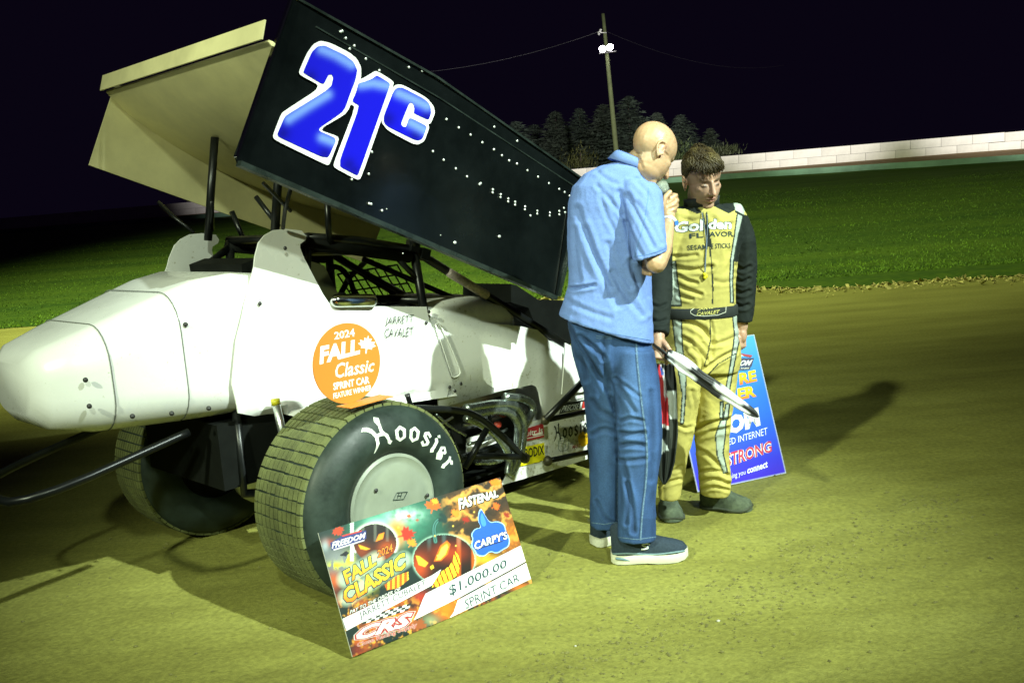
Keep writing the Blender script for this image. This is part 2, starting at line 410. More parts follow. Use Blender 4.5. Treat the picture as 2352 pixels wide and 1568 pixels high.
# crumbs of clay on the dirt
def clods(n, name, label):
    base = np.array([(1, 0, 0), (-1, 0, 0), (0, 1, 0), (0, -1, 0), (0, 0, 1), (0, 0, -.4)]); bf = np.array([(0, 2, 4), (2, 1, 4), (1, 3, 4), (3, 0, 4), (2, 0, 5), (1, 2, 5), (3, 1, 5), (0, 3, 5)])
    t = np.random.rand(n); k = np.arange(n) % 5
    x = np.where(k < 3, -.35 + 2.4 * t + np.random.randn(n) * .05, np.where(k == 3, np.random.uniform(-2.2, 2.6, n), np.random.uniform(-.5, 2.8, n)))
    y = np.where(k < 3, 2.75 + 1.72 * t + np.random.randn(n) * .17, np.where(k == 3, np.random.uniform(2.5, 6.5, n), np.random.uniform(2.6, 4.4, n)))
    s = .0016 + .0085 * np.random.rand(n) ** 4.0; z = dirt_height(x, y)
    p = base[None] * np.stack([np.ones(n), np.random.uniform(.6, 1.2, n), np.random.uniform(.5, .9, n)], -1)[:, None] * s[:, None, None] * (1 + .35 * (np.random.rand(n, 6, 3) - .5))
    p = p + np.stack([x, y, z + s * .2], -1)[:, None]
    f = (bf[None] + 6 * np.arange(n)[:, None, None]).reshape(-1, 3)
    o = mobj(name, p.reshape(-1, 3), f, M('clay_crumb', (.15, .145, .04), .9, namt=.5, nscale=9)); tag(o, label, 'dirt', kind='stuff')
clods(4800, 'clay_crumbs', 'loose crumbs of clay scattered over the dirt')
for (px, py, s) in ((1650, 1427, .0075), (1322, 1484, .005)):
    p = at_z(px, py); g = G().ell((0, 0, s * .5), (s, s * .7, s * .6), nu=8, nv=5)
    st = g.obj('pebble', M('pebble', (.45, .45, .38), .6)); st.location = p
    tag(st, 'small pale pebble lying on the dirt right of the cheque' if s > .006 else 'tiny pale pebble on the dirt below the cheque corner', 'pebble')
# crumbly pale edge where the dirt meets the grass
n = 2600; ex = np.random.uniform(-7, 8, n); ey = grass_edge(ex) - np.abs(np.random.randn(n) * .35); s_ = .012 + .04 * np.random.rand(n) ** 3
p = np.random.randn(n, 5, 3) * s_[:, None, None] * .6; p[..., 2] = np.abs(p[..., 2]); p += np.stack([ex, ey, 0 * ex], -1)[:, None]
V = p.reshape(-1, 3); Fc = (np.array([(0, 1, 2), (1, 2, 3), (2, 3, 4), (0, 3, 4), (0, 1, 4)])[None] + 5 * np.arange(n)[:, None, None]).reshape(-1, 3)
tag(mobj('edge_crumbs', V, Fc, M('pale_crumb', (.36, .33, .10), .9, namt=.4)), 'pale crumbly soil along the edge of the grass', 'dirt', kind='stuff')

# ------------------------------------------------------------------ track edge strip and block wall
def along(x0, x1, step):
    x = x0
    while x < x1: yield x; x += step
ang = math.atan2(-.41, 1); cosA = math.cos(ang)
g = G(); xs_ = np.arange(-60, 62, 2.0)
for d, z0, z1, w in ((7.3, -.02, .30, .35),):
    rings = []
    for x in xs_:
        y = wall_y(x) - d; z = float(terrain(np.array(x), np.array(y)))
        rings.append([(x, y, z + z0), (x, y, z + z1), (x + .1, y + w, z + z1), (x + .1, y + w, z + z0)])
    g.loft(rings)
tag(g.obj('track_edge_strip', M('edge_strip', (.10, .19, .12), .8, namt=.75, nscale=.35)), 'low green and grey kerb strip below the far dirt banking', 'kerb')
bank = []
for x in xs_:
    bank.append([(x, wall_y(x) - q, float(terrain(np.array(x), np.array(wall_y(x) - q))) + .03) for q in (7.0, 5.0, 3.0, 1.5, .3)])
g = G(); g.loft(bank, cap=False, closed=False); tag(g.obj('clay_banking', M('banking_clay', (.30, .185, .070), .9, namt=.25, nscale=.8)), kind='structure')
wall = empty('block_wall'); tag(wall, 'long pale pinkish white concrete block wall around the far turn', 'wall')
BW, BH = 1.5, .47
blk = G()
bmv = bmesh.new(); bmesh.ops.create_cube(bmv, size=1); bmesh.ops.scale(bmv, vec=(BW - .014, .5, BH - .012), verts=bmv.verts); bmesh.ops.bevel(bmv, geom=bmv.edges[:], offset=.008, segments=1)
bme = bpy.data.meshes.new('wall_block'); bmv.to_mesh(bme); bmv.free()
WM = [M('wall_block_a', (.60, .565, .515), .8, namt=.12, nscale=2), M('wall_block_b', (.56, .53, .48), .8, namt=.14, nscale=2)]
bme.materials.append(WM[0]); bme2 = bme.copy(); bme2.materials[0] = WM[1]
x = -46.0; r = 0
while x < 50:
    y = wall_y(x); z = float(terrain(np.array(x), np.array(y)))
    for row in (0, 1):
        o = bpy.data.objects.new('wall_block', bme if random.random() < .6 else bme2); COL.objects.link(o); o.parent = wall
        xx_ = x + (BW * .5 * cosA if row else 0)
        o.location = (xx_, wall_y(xx_) + random.uniform(-.012, .012), z + BH * (.5 + row) - .05); o.rotation_euler = (0, 0, ang)
    x += BW * cosA

# ------------------------------------------------------------------ conifers behind the wall
def conifer_mesh(seed, kind):
    rnd = random.Random(seed); V = []; Fc = []
    levels = 30 if kind else 26
    for l in range(levels):
        h = .06 + .93 * (l / (levels - 1)); rad = (.36 if kind else .44) * (1 - h) ** .72 * (1 + .22 * rnd.uniform(-1, 1)) + .012
        nb = int(8 + 12 * (1 - h))
        for b in range(nb):
            a = 6.283 * (b + rnd.random()) / nb; L = rad * rnd.uniform(.65, 1.12); dr = rnd.uniform(.02, .30)
            steps = max(3, int(L / .026))
            for s in range(steps):
                t = (s + .7) / steps; px = math.cos(a) * L * t; py = math.sin(a) * L * t; pz = h + .015 - dr * L * t + .10 * L * t * t
                for c in range(2):
                    w = (.042 + .024 * rnd.random()) * (1.15 - .5 * t); ta = a + rnd.uniform(-1.2, 1.2); k = len(V)
                    ex = math.cos(ta) * w; ey = math.sin(ta) * w; ez = rnd.uniform(-.55, .15) * w
                    qx = -math.sin(ta) * w * .34; qy = math.cos(ta) * w * .34
                    V += [(px - qx, py - qy, pz + rnd.uniform(-.4, .4) * w), (px + qx, py + qy, pz + rnd.uniform(-.4, .4) * w), (px + ex, py + ey, pz + ez)]; Fc.append((k, k + 1, k + 2))
    for c in range(10):
        k = len(V); a = rnd.random() * 6.28; V += [(.004, 0, .975), (-.004, 0, .975), (math.cos(a) * .008, math.sin(a) * .008, 1.03)]; Fc.append((k, k + 1, k + 2))
    me = bpy.data.meshes.new('crown'); me.from_pydata(V, [], Fc); return me
CON = [M('needles_a', (.085, .115, .085), .8, namt=.35, nscale=6, spec=.15), M('needles_b', (.098, .125, .09), .8, namt=.35, nscale=6, spec=.15)]
CR = [conifer_mesh(s, s % 2) for s in range(4)]
for k_, me in enumerate(CR): me.materials.append(CON[k_ % 2])
tk = G().tube([(0, 0, -.02), (0, 0, .5), (0, 0, .97)], [.022, .014, .003], 8); tkm = tk.obj('trunk', M('bark', (.05, .035, .025), .9)); TKM = tkm.data; bpy.data.objects.remove(tkm)
TREES = [(1185, 283, 88, 'small dark conifer just right of the wing tip'), (1275, 260, 92, 'dark conifer left of the slim pointed one behind the wall'), (1330, 253, 95, 'slim pointed dark conifer between two broader ones'), (1385, 244, 90, 'tall dark conifer just left of the light pole'),
         (1442, 226, 86, 'tallest dark conifer right of the light pole'), (1508, 262, 90, 'dark conifer standing behind the bald head'), (1562, 267, 84, 'broad dark conifer above the racing driver'), (1630, 297, 82, 'short dark conifer at the right end of the tree line'),
         (1225, 290, 100, 'low dark conifer between the wing and the taller trees')]
for j, (px, py, Yd, lab) in enumerate(TREES):
    top = at_y(px, py, Yd); base = 1.6; hh = top[2] - base
    t = empty('conifer_tree', (top[0], Yd, base), random.uniform(0, 6.28)); tag(t, lab, 'tree', 'conifers behind the far wall')
    wide = (1.6, 1.5, 1.2, 1.55, 1.4, 1.4, 1.5, 1.5, 1.7)[j]
    c = bpy.data.objects.new('crown', CR[j % 4]); COL.objects.link(c); c.parent = t; c.scale = (hh * wide, hh * wide, hh)
    c2 = bpy.data.objects.new('trunk', TKM); COL.objects.link(c2); c2.parent = t; c2.scale = (hh, hh, hh)
# shrubs along the top of the wall
def shrub(px, py, Yd, w, h, col, lab):
    p = at_y(px, py, Yd); V = []; Fc = []
    for a in range(420):
        q = np.array([random.gauss(0, .42) * w, random.gauss(0, .35) * w, abs(random.gauss(0, .5)) * h]); s = .10 + .12 * random.random(); k = len(V)
        d = np.array([random.gauss(0, .5), random.gauss(0, .5), 1.]) * s * 1.6; e = np.array([random.uniform(-1, 1), random.uniform(-1, 1), 0]) * s * .3
        V += [q - e, q + e, q + d]; Fc.append((k, k + 1, k + 2))
    t = empty('wall_shrub', (p[0], Yd, p[2])); tag(t, lab, 'shrub', 'shrubs behind the far wall')
    mobj('foliage', V, Fc, M('shrub_%d' % int(col[0] * 1000), col, .7, namt=.4, nscale=4), t); G().tube([(0, 0, -.5), (0, 0, h)], .04, 6).obj('stem', M('bark'), t)
shrub(1335, 386, 70, 1.3, 1.1, (.055, .06, .012), 'yellow green shrub above the wall left of the bald man')
shrub(1545, 372, 63, 1.5, 1.2, (.05, .075, .02), 'yellow green shrub above the wall between the two heads')
shrub(1662, 357, 61, 1.2, .5, (.04, .05, .018), 'low sparse shrub above the wall right of the driver')
shrub(1475, 380, 66, 1.4, .8, (.03, .045, .02), 'dull green shrub above the wall hidden behind the bald head')

# ------------------------------------------------------------------ light pole
pb = at_y(1419, 372, 62); pt = at_y(1385, 32, 62); pb[2] -= .8
pole = empty('light_pole', pb); tag(pole, 'tall wooden light pole with two lit floodlights behind the wall', 'light pole')
rel = lambda q: np.asarray(q) - pb
G().tube([(0, 0, 0), rel(pt) * .5, rel(pt)], [.17, .14, .10], 12).obj('pole', M('pole_wood', (.10, .12, .05), .9, namt=.3, nscale=3), pole, smooth=True)
lampm = M('lamp_glow', (1.0, .93, 1.0), emit=55)
for (px, py, dx) in ((1384, 113, -1), (1401, 109, 1)):
    c = rel(at_y(px, py, 61.6)); housing = G()
    ax = np.array([dx * .18, -.86, -.36]); ax /= np.linalg.norm(ax)
    housing.tube([c - ax * .42, c - ax * .25, c - ax * .02, c], [.08, .14, .21, .22], 14)
    hd = housing.obj('floodlight', M('lamp_metal', (.3, .3, .3), .4, .8), pole, smooth=True, autosmooth=40)
    l = G().tube([c, c + ax * .05, c + ax * .09], [.20, .18, .08], 16).obj('lens', lampm, pole, smooth=True)
    G().tube([c - ax * .3, c - ax * .3 + np.array([-dx * .3, .25, -.1])], .03, 6).obj('bracket', M('lamp_metal'), pole)
cj = rel(at_y(1394, 112, 61.8)); G().tube([cj + np.array([-.5, 0, -.25]), cj + np.array([.55, 0, -.2])], .05, 6).obj('crossarm', M('lamp_metal'), pole)
ci = rel(at_y(1382, 74, 61.8)); gi = G(); gi.tube([ci + np.array([-.25, 0, 0]), ci + np.array([.3, .1, -.05])], .035, 6)
for dz in (-.12, .02, .12): gi.ell(ci + np.array([-.12 + dz * .5, -.05, dz]), (.09, .09, .06), nu=8, nv=6)
gi.obj('insulator', M('insulator', (.6, .6, .58), .4), pole, smooth=True)
def wire(a, b, sag, lab):
    a = np.asarray(a); b = np.asarray(b); pts = [a + (b - a) * t - np.array([0, 0, sag * 4 * t * (1 - t)]) for t in np.linspace(0, 1, 14)]
    tag(G().tube(pts, .008, 5).obj('power_line', M('wire', (.05, .05, .06), .6)), lab, 'wire')
wire(at_y(1379, 72, 61.8), at_y(700, 168, 64), 1.0, 'thin overhead wire running left from the light pole')
wire(at_y(1386, 70, 61.8), at_y(1800, 150, 90), 1.0, 'thin overhead wire running right from the light pole')
# ================================================================== sprint car
CA = math.radians(46)
CU = np.array([math.sin(CA), math.cos(CA), 0]); CN = np.array([math.cos(CA), -math.sin(CA), 0])
WCEN = at_z(915, 1163, .415); TW = 1.0
CO = WCEN - TW * CN; CO[2] = 0
car = empty('sprint_car', CO, math.radians(90) - CA)
tag(car, 'white winged sprint race car with black wing sideboard numbered 21c', 'race car')
def tr(x, y, t):
    q = at_plane(x, y, CO + t * CN, CN) - CO; return (float(q @ CU), float(q[2]))
def T3(x, y, t):
    s, z = tr(x, y, t); return (s, -t, z)
WHITE = M('white_paint', (.80, .81, .78), .28, namt=.035, nscale=5, coat=.35, rvar=.06)
def spatter(m, amt):
    """dried mud flecks, thicker low down"""
    nt = m.node_tree; N = nt.nodes; L = nt.links; b = N['Principled BSDF']; src = b.inputs['Base Color'].links[0].from_socket
    tc = N.new('ShaderNodeTexCoord'); n1 = N.new('ShaderNodeTexNoise'); n1.inputs['Scale'].default_value = 55; n1.inputs['Detail'].default_value = 3; L.new(tc.outputs['Object'], n1.inputs[0])
    n2 = N.new('ShaderNodeTexNoise'); n2.inputs['Scale'].default_value = 3.5; n2.inputs['Detail'].default_value = 4; L.new(tc.outputs['Object'], n2.inputs[0])
    sp = N.new('ShaderNodeSeparateXYZ'); L.new(tc.outputs['Object'], sp.inputs[0])
    h = N.new('ShaderNodeMapRange'); h.inputs[1].default_value = .1; h.inputs[2].default_value = 1.1; h.inputs[3].default_value = .10; h.inputs[4].default_value = -.02; L.new(sp.outputs[2], h.inputs[0])
    a1 = N.new('ShaderNodeMath'); a1.operation = 'MULTIPLY'; a1.inputs[1].default_value = .45; L.new(n2.outputs[0], a1.inputs[0])
    a2 = N.new('ShaderNodeMath'); a2.operation = 'ADD'; L.new(n1.outputs[0], a2.inputs[0]); L.new(a1.outputs[0], a2.inputs[1])
    a3 = N.new('ShaderNodeMath'); a3.operation = 'ADD'; L.new(a2.outputs[0], a3.inputs[0]); L.new(h.outputs[0], a3.inputs[1])
    r = N.new('ShaderNodeMapRange'); r.inputs[1].default_value = .90; r.inputs[2].default_value = .98; r.inputs[3].default_value = 0; r.inputs[4].default_value = amt; L.new(a3.outputs[0], r.inputs[0])
    mx = N.new('ShaderNodeMix'); mx.data_type = 'RGBA'; L.new(r.outputs[0], mx.inputs[0]); L.new(src, mx.inputs[6]); mx.inputs[7].default_value = (.28, .25, .10, 1); L.new(mx.outputs[2], b.inputs['Base Color'])
spatter(WHITE, .55)
BLACK = M('black_gelcoat', (.0035, .005, .005), .22, namt=.5, nscale=3, coat=.10, rvar=.07, spec=.30)
TUBE = M('black_tube', (.006, .007, .007), .33, namt=.3, nscale=20, spec=.35)
DARK = M('dark_interior', (.005, .006, .005), .75, namt=.4, spec=.12)
CREAM = M('cream_panel', (.78, .72, .38), .42, .15, namt=.2, nscale=3, rvar=.1)
CHROME = M('chrome', (.62, .64, .60), .12, 1, namt=.05)
STEEL = M('header_steel', (.36, .41, .39), .26, .9, namt=.4, nscale=18, rvar=.12)
ALU = M('aluminium', (.5, .52, .5), .35, .9, namt=.15)
RUB = M('rubber', (.022, .033, .027), .46, namt=.6, nscale=7, rvar=.12, bump=.12, bscale=60, spec=.3)
DUST = M('dusty_tread', (.115, .128, .042), .9, namt=.5, nscale=9, bump=.4, bscale=90)

def panel(name, pts, tf, thick, mat, parent=car, cell=.05, sgn=1, smooth=True):
    """sheet metal cut to an outline in (s, z), skin at tf(s, z) from the centre line"""
    v, f, be = fine_poly(pts, cell); t = np.array([tf(a, b) for a, b in v]); n = len(v)
    out = np.stack([v[:, 0], -sgn * t, v[:, 1]], -1); inn = np.stack([v[:, 0], -sgn * (t - thick), v[:, 1]], -1)
    F_ = [q for q in f] + [tuple(i + n for i in q[::-1]) for q in f] + [(a, b, b + n, a + n) for a, b in be]
    bm = bmesh.new(); vs = [bm.verts.new(p) for p in np.vstack([out, inn])]
    for q in F_: bm.faces.new([vs[i] for i in q])
    bmesh.ops.recalc_face_normals(bm, faces=bm.faces[:]); me = bpy.data.meshes.new(name); bm.to_mesh(me); bm.free()
    o = bpy.data.objects.new(name, me); COL.objects.link(o); _mats(o, mat); o.parent = parent
    if smooth:
        me.polygons.foreach_set('use_smooth', np.ones(len(me.polygons), bool)); me.set_sharp_from_angle(angle=math.radians(35))
    return o
def flat_print(name, items, t, parent=car, step=.0009):
    """flat print on the plane t: items = (verts in photo units or (s,z), faces, colour)"""
    g = G(); mats = []
    for k, (v, f, c) in enumerate(items):
        m = c if not isinstance(c, tuple) else ink(c)
        if m not in mats: mats.append(m)
        g.add([T3(p[0], p[1], t + step * k) for p in v], f, mats.index(m))
    return g.obj(name, mats, parent)

# ---- top wing
SB = [(-.085, 2.405), (.25, 2.285), (.597, 2.125), (1.53, 1.635), (1.50, 1.56), (1.27, 1.085), (1.22, 1.095), (.40, 1.457), (-.23, 1.735), (-.395, 1.80), (-.40, 1.83)]
wing = empty('top_wing', parent=car)
sb = panel('wing_sideboard', SB, lambda s, z: .76 + .004 * math.sin(s * 9) * math.sin(z * 7), .008, BLACK, wing, .12)
sb['label'] = 'glossy black right wing sideboard with the number'
SBL = [(-.15, 2.28), (.25, 2.19), (.597, 2.05), (1.45, 1.60), (1.24, 1.26), (.40, 1.60), (-.33, 1.90)]
panel('wing_sideboard', SBL, lambda s, z: .76, .008, CREAM, wing, .15, sgn=-1)['label'] = 'cream left wing sideboard'
# aerofoil between the boards
def foil_section(n=15):
    a = np.array([-.20, 2.245]); b = np.array([1.40, 1.47]); e = b - a; nn = np.array([-e[1], e[0]]) / np.linalg.norm(e)
    if nn[1] > 0: nn = -nn
    up_, lo = [], []
    for t in np.linspace(0, 1, n):
        c = a + e * t; cam_ = .07 * math.sin(math.pi * t); th = .055 * math.sin(math.pi * min(1, t ** .6)) + .004
        up_.append(c + nn * (cam_ - th)); lo.append(c + nn * (cam_ + th))
    return up_ + lo[::-1]
fs = foil_section(); g = G(); g.loft([[(p[0], y, p[1]) for p in fs] for y in (-.75, -.25, .25, .75)]); g.obj('wing_foil', CREAM, wing, True, 40)
g = G(); g.box((-.215, 0, 2.285), (.006, 1.5, .075), rotm('Y', 18)); g.obj('rear_wicker', CREAM, wing)
# folded lips along the board edges
def lip(a, b, name, w=.028, th=.012, mat=TUBE, t0=.752):
    a = np.array(a); b = np.array(b); e = b - a; L = np.linalg.norm(e); ang_ = math.degrees(math.atan2(e[1], e[0])); c = (a + b) / 2
    return G().box((c[0], -(t0 + w / 2), c[1]), (L, w, th), rotm('Y', -ang_)).obj(name, mat, wing)
LIP = M('lip_metal', (.030, .042, .036), .30, .5, namt=.5, nscale=9, rvar=.14)
lip((-.395, 1.797), (1.24, 1.085), 'bottom_lip', .034, .02, LIP); lip((-.40, 1.82), (-.09, 2.405), 'rear_lip', .02, .007, CHROME); lip((-.07, 2.407), (.60, 2.13), 'top_lip', .018, .010, LIP); lip((.60, 2.13), (1.53, 1.64), 'top_lip', .018, .010, LIP)
a = tr(1275, 678, .763); b = tr(1302, 485, .763); lip(a, b, 'front_seam', .012, .006, CHROME)
lip((1.275, 1.09), (1.525, 1.62), 'front_lip', .02, .012, LIP)
# stiffening fold along the top of the board
lip(tr(725, 62, .76), tr(1010, 226, .76), 'stiffening_fold', .012, .006, LIP); lip(tr(1010, 226, .76), tr(1325, 432, .76), 'stiffening_fold', .012, .006, LIP)
# number 21c
Z1 = lambda P: [(574.2 + .3296 * a, .3296 * b) for a, b in P]
two_o = Z1([(340, 500), (395, 375), (440, 310), (490, 285), (560, 300), (690, 365), (745, 410), (775, 470), (775, 540), (745, 620), (715, 690), (690, 760), (660, 800), (480, 905), (610, 950), (620, 975), (555, 1145), (535, 1152), (170, 975), (158, 945), (215, 800), (230, 780), (500, 605), (350, 525)])
two_i = Z1([(372, 500), (430, 365), (470, 325), (520, 318), (660, 385), (720, 430), (748, 490), (735, 560), (700, 650), (665, 750), (640, 785), (466, 905), (590, 960), (598, 985), (540, 1112), (200, 955), (190, 935), (235, 830), (250, 806), (520, 640), (568, 598), (580, 545), (570, 520), (548, 522), (512, 592), (378, 512)])
one_o = Z1([(755, 560), (800, 540), (840, 515), (880, 492), (1005, 570), (990, 620), (775, 1240), (750, 1255), (590, 1170), (580, 1145), (735, 745), (695, 725), (730, 640)])
one_i = Z1([(755, 582), (800, 570), (850, 550), (885, 525), (978, 582), (960, 640), (755, 1218), (743, 1222), (612, 1155), (765, 738), (712, 708), (745, 630)])
c_o = Z1([(915, 850), (920, 800), (985, 620), (1015, 592), (1060, 590), (1230, 680), (1280, 740), (1290, 790), (1260, 860), (1242, 866), (1250, 890), (1215, 985), (1170, 1008), (1130, 1000), (960, 910)])
c_i = Z1([(932, 840), (935, 800), (1000, 640), (1030, 610), (1065, 612), (1215, 690), (1258, 745), (1262, 790), (1245, 838), (1142, 790), (1144, 740), (1132, 715), (1110, 722), (1055, 855), (1060, 878), (1088, 885), (1112, 818), (1235, 880), (1205, 960), (1175, 980), (1140, 972), (965, 885)])
c_i = Z1([(932, 840), (933, 815), (940, 790), (995, 650), (1010, 625), (1032, 611), (1065, 612), (1215, 690), (1245, 718), (1260, 755), (1262, 790), (1245, 838), (1142, 790), (1146, 760), (1143, 735), (1132, 718), (1120, 716), (1108, 726), (1055, 855), (1056, 870), (1066, 882), (1082, 886), (1090, 878), (1112, 818), (1235, 880), (1208, 955), (1195, 972), (1172, 980), (1140, 972), (965, 885), (942, 866)])
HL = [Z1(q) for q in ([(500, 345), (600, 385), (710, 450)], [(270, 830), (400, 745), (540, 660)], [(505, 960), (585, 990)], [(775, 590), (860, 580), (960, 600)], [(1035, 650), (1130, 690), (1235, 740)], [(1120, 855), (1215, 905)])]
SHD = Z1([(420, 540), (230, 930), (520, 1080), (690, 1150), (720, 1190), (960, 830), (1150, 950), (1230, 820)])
num = empty('race_number', parent=wing)
BLUEINK = M('blue_number', attr=True, rough=.5, namt=0, spec=.15)
WINK = M('white_vinyl', (.86, .86, .84), .4, namt=.02)
for nm, po, pi_ in (('digit_two', two_o, two_i), ('digit_one', one_o, one_i), ('letter_c', c_o, c_i)):
    po = chaikin(po, 2, w=.84); v, f = tri_poly(po); g = G(); off = .0022 if nm != 'digit_one' else .0016
    g.add([(*T3(p[0], p[1], .766 + off)[:2], T3(p[0], p[1], .766 + off)[2]) for p in v], f); g.obj(nm + '_outline', WINK, wing)
    pi_ = chaikin(pi_, 2, w=.88); v, f, _ = fine_poly(pi_, 5.5); hw = np.zeros(len(v))
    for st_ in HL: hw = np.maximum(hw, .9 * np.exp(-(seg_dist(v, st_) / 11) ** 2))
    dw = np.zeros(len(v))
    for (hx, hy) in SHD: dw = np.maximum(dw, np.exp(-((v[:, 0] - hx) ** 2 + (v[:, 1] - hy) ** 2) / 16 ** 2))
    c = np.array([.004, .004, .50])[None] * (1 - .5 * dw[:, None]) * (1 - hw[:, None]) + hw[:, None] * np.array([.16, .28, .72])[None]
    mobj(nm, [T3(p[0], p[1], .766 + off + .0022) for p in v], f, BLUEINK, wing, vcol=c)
bpy.data.objects.remove(num)
# rivets
RV = [(632, 222), (644, 218), (668, 268), (728, 320), (696, 342), (808, 412), (903, 492), (1370, 832), (1455, 890), (1538, 940), (1620, 993), (1700, 1042), (1275, 1055), (1350, 1115), (1435, 1175), (1513, 1230), (1608, 1278), (1692, 1320), (1692, 1342), (828, 1213), (710, 1250), (830, 1418), (845, 1422), (920, 1467), (1600, 1285), (850, 1060), (1108, 470), (1200, 495)]
RV = Z1(RV) + [(1091 + .3295 * a, .3295 * b) for a, b in [(52, 993), (133, 1042), (188, 1084), (238, 1120), (293, 1142), (366, 1188), (440, 1233), (515, 1278), (587, 1318), (625, 1340), (660, 1365), (40, 1278), (126, 1322), (123, 1342), (180, 1355), (178, 1375), (233, 1385), (232, 1405), (281, 1408), (280, 1428), (350, 1440), (348, 1460), (435, 1470), (434, 1490), (522, 1482), (521, 1503), (588, 1472), (588, 1495), (620, 1450), (628, 1480), (387, 1503), (135, 885), (295, 983)]]
g = G()
for (x, y) in RV: g.ell(T3(x, y, .7625), (.0060, .0035, .0060), nu=8, nv=6)
for (x, y) in ((1147, 543), (1045, 557)): g.ell(T3(x, y, .7625), (.010, .004, .007), nu=8, nv=6)
for (x, y) in ((900, 700), (960, 870), (1100, 800)): g.ell(T3(x * .62 + 330, y * .6 + 60, .7625), (.003, .003, .003), nu=6, nv=4)
tag(g.obj('rivets', M('rivet', (.78, .82, .78), .32, .55, namt=0), wing, True), kind='stuff')
# struts
for pts, r in (([T3(752, 468, .42), T3(757, 566, .36)], .014), ([T3(668, 432, .60), T3(655, 480, .5), T3(650, 524, .40)], .009), ([T3(946, 548, .40), T3(952, 578, .36)], .016), ([T3(588, 452, .2), T3(640, 520, .3)], .011)):
    G().tube(pts, r, 8).obj('wing_strut', TUBE, wing, True)
    G().tube([(p[0], -p[1], p[2]) for p in pts], r, 8).obj('wing_strut', TUBE, wing, True)
G().tube([T3(604, 420, .55), T3(668, 485, .5)], .008, 6).obj('wing_strut', TUBE, wing)
G().tube([(.0, -.3, 1.50), (.05, -.3, 1.75), (.1, -.3, 1.98)], .02, 8).obj('wing_post', TUBE, wing, True); G().tube([(.0, .3, 1.50), (.05, .3, 1.75), (.1, .3, 1.98)], .02, 8).obj('wing_post', TUBE, wing, True)

# ---- bodywork, right side traced, left side mirrored
PB = [(588, 613), (592, 590), (603, 557), (618, 540), (639, 528), (668, 525), (703, 529), (712, 542), (710, 551), (697, 560), (696, 569), (703, 592), (738, 674), (750, 695), (765, 702), (976, 704), (982, 734), (1048, 906), (1048, 908), (919, 926), (870, 932), (760, 950), (682, 957), (644, 949), (620, 951), (588, 956), (545, 948), (530, 880), (540, 780), (560, 700)]
PB2 = [tr(x, y, .42) for x, y in PB]
def t_side(s, z):
    crease = .80 - .10 * (s + .25); d = crease - z
    lipv = .0
    if d > 0: lipv = -.035 * math.exp(-((d - .03) / .02) ** 2) + .012 * min(1, d / .05)
    top = max(0, z - 1.20) * .16
    return .42 + .018 * math.cos((s - .2) * 1.6) + lipv - top
panel('cockpit_side_panel', PB2, t_side, .008, WHITE, cell=.035); panel('cockpit_side_panel', PB2, t_side, .008, WHITE, cell=.06, sgn=-1)
PE = [(986, 728), (1100, 739), (1190, 749), (1232, 757), (1290, 806), (1350, 880), (1352, 1054), (1150, 1114), (1168, 1082), (1209, 1004), (1209, 970), (1249, 961), (1238, 900), (1231, 888), (1220, 883), (1130, 900), (1060, 915), (1052, 905)]
PE2 = [tr(x, y, .41) for x, y in PE]
def t_eng(s, z):
    return .41 + .025 * math.exp(-((s - 1.25) / .18) ** 2) * max(0, min(1, (z - .55) / .1)) - .05 * max(0, s - 1.55) - .012 * math.exp(-((z - .64) / .012) ** 2) * (1 if s < 1.4 else 0) + .02 * max(0, .3 - z)
panel('engine_side_panel', PE2, t_eng, .007, WHITE, cell=.03); panel('engine_side_panel', PE2, t_eng, .007, WHITE, cell=.07, sgn=-1)
# recessed vent pressed in the panel (a long slanted leaf), seam bolts
vent = [(1000, 745), (1012, 742), (1058, 850), (1056, 862), (1040, 868), (1036, 858)]
g = G(); pts = [T3(x, y, .424) for x, y in vent]; g.tube(pts + [pts[0]], .004, 6, smoothpath=2); g.obj('pressed_rib', WHITE, car, True)
for (x, y) in ((979, 741), (1033, 889), (1059, 881), (655, 570), (597, 697), (1045, 898), (985, 716)):
    G().ell(T3(x, y, .438 if x < 1050 else .418), (.009, .006, .009), nu=8, nv=6).obj('panel_bolt', M('bolt', (.05, .05, .05), .5, .6), car, True)
# tail tank
def rrect(cy, hw, z0, z1, r, n=6):
    out = []
    for (sx, sz, a0) in ((1, 1, 0), (-1, 1, 90), (-1, -1, 180), (1, -1, 270)):
        for k in range(n + 1):
            a = math.radians(a0 + 90 * k / n); out.append((cy + sx * (hw - r) + r * math.cos(a), (z1 - r if sz > 0 else z0 + r) + r * math.sin(a)))
    return out
rings = []
for s, hw, z0, z1, r in ((-1.05, .20, .92, 1.12, .09), (-1.0, .28, .86, 1.17, .12), (-.85, .35, .82, 1.22, .15), (-.6, .385, .80, 1.30, .16), (-.4, .40, .79, 1.36, .14), (-.25, .405, .79, 1.38, .1), (-.12, .40, .79, 1.36, .08)):
    rings.append([(s, y, z) for y, z in rrect(0, hw, z0, z1, r)])
G().loft(rings).obj('tail_tank', WHITE, car, True, 50)
for (s_, z_) in ((-.9, .95), (-.75, .88), (-.6, .86), (-.45, .85), (-.9, 1.05), (-.5, 1.2)): G().ell((s_, -(.36 + .09 * (s_ + .9)), z_), (.010, .012, .010), nu=8, nv=6).obj('tail_fastener', M('bolt'), car, True)
for s_, hw, z0, z1, r in ((-.52, .3925, .795, 1.329, .152), (-.80, .3605, .815, 1.239, .152)):
    pts = [(s_, y, z) for y, z in rrect(0, hw, z0, z1, r)]; G().tube(pts + [pts[0]], .0022, 5, cap=False).obj('tail_seam', M('seam', (.15, .16, .15), .6), car)
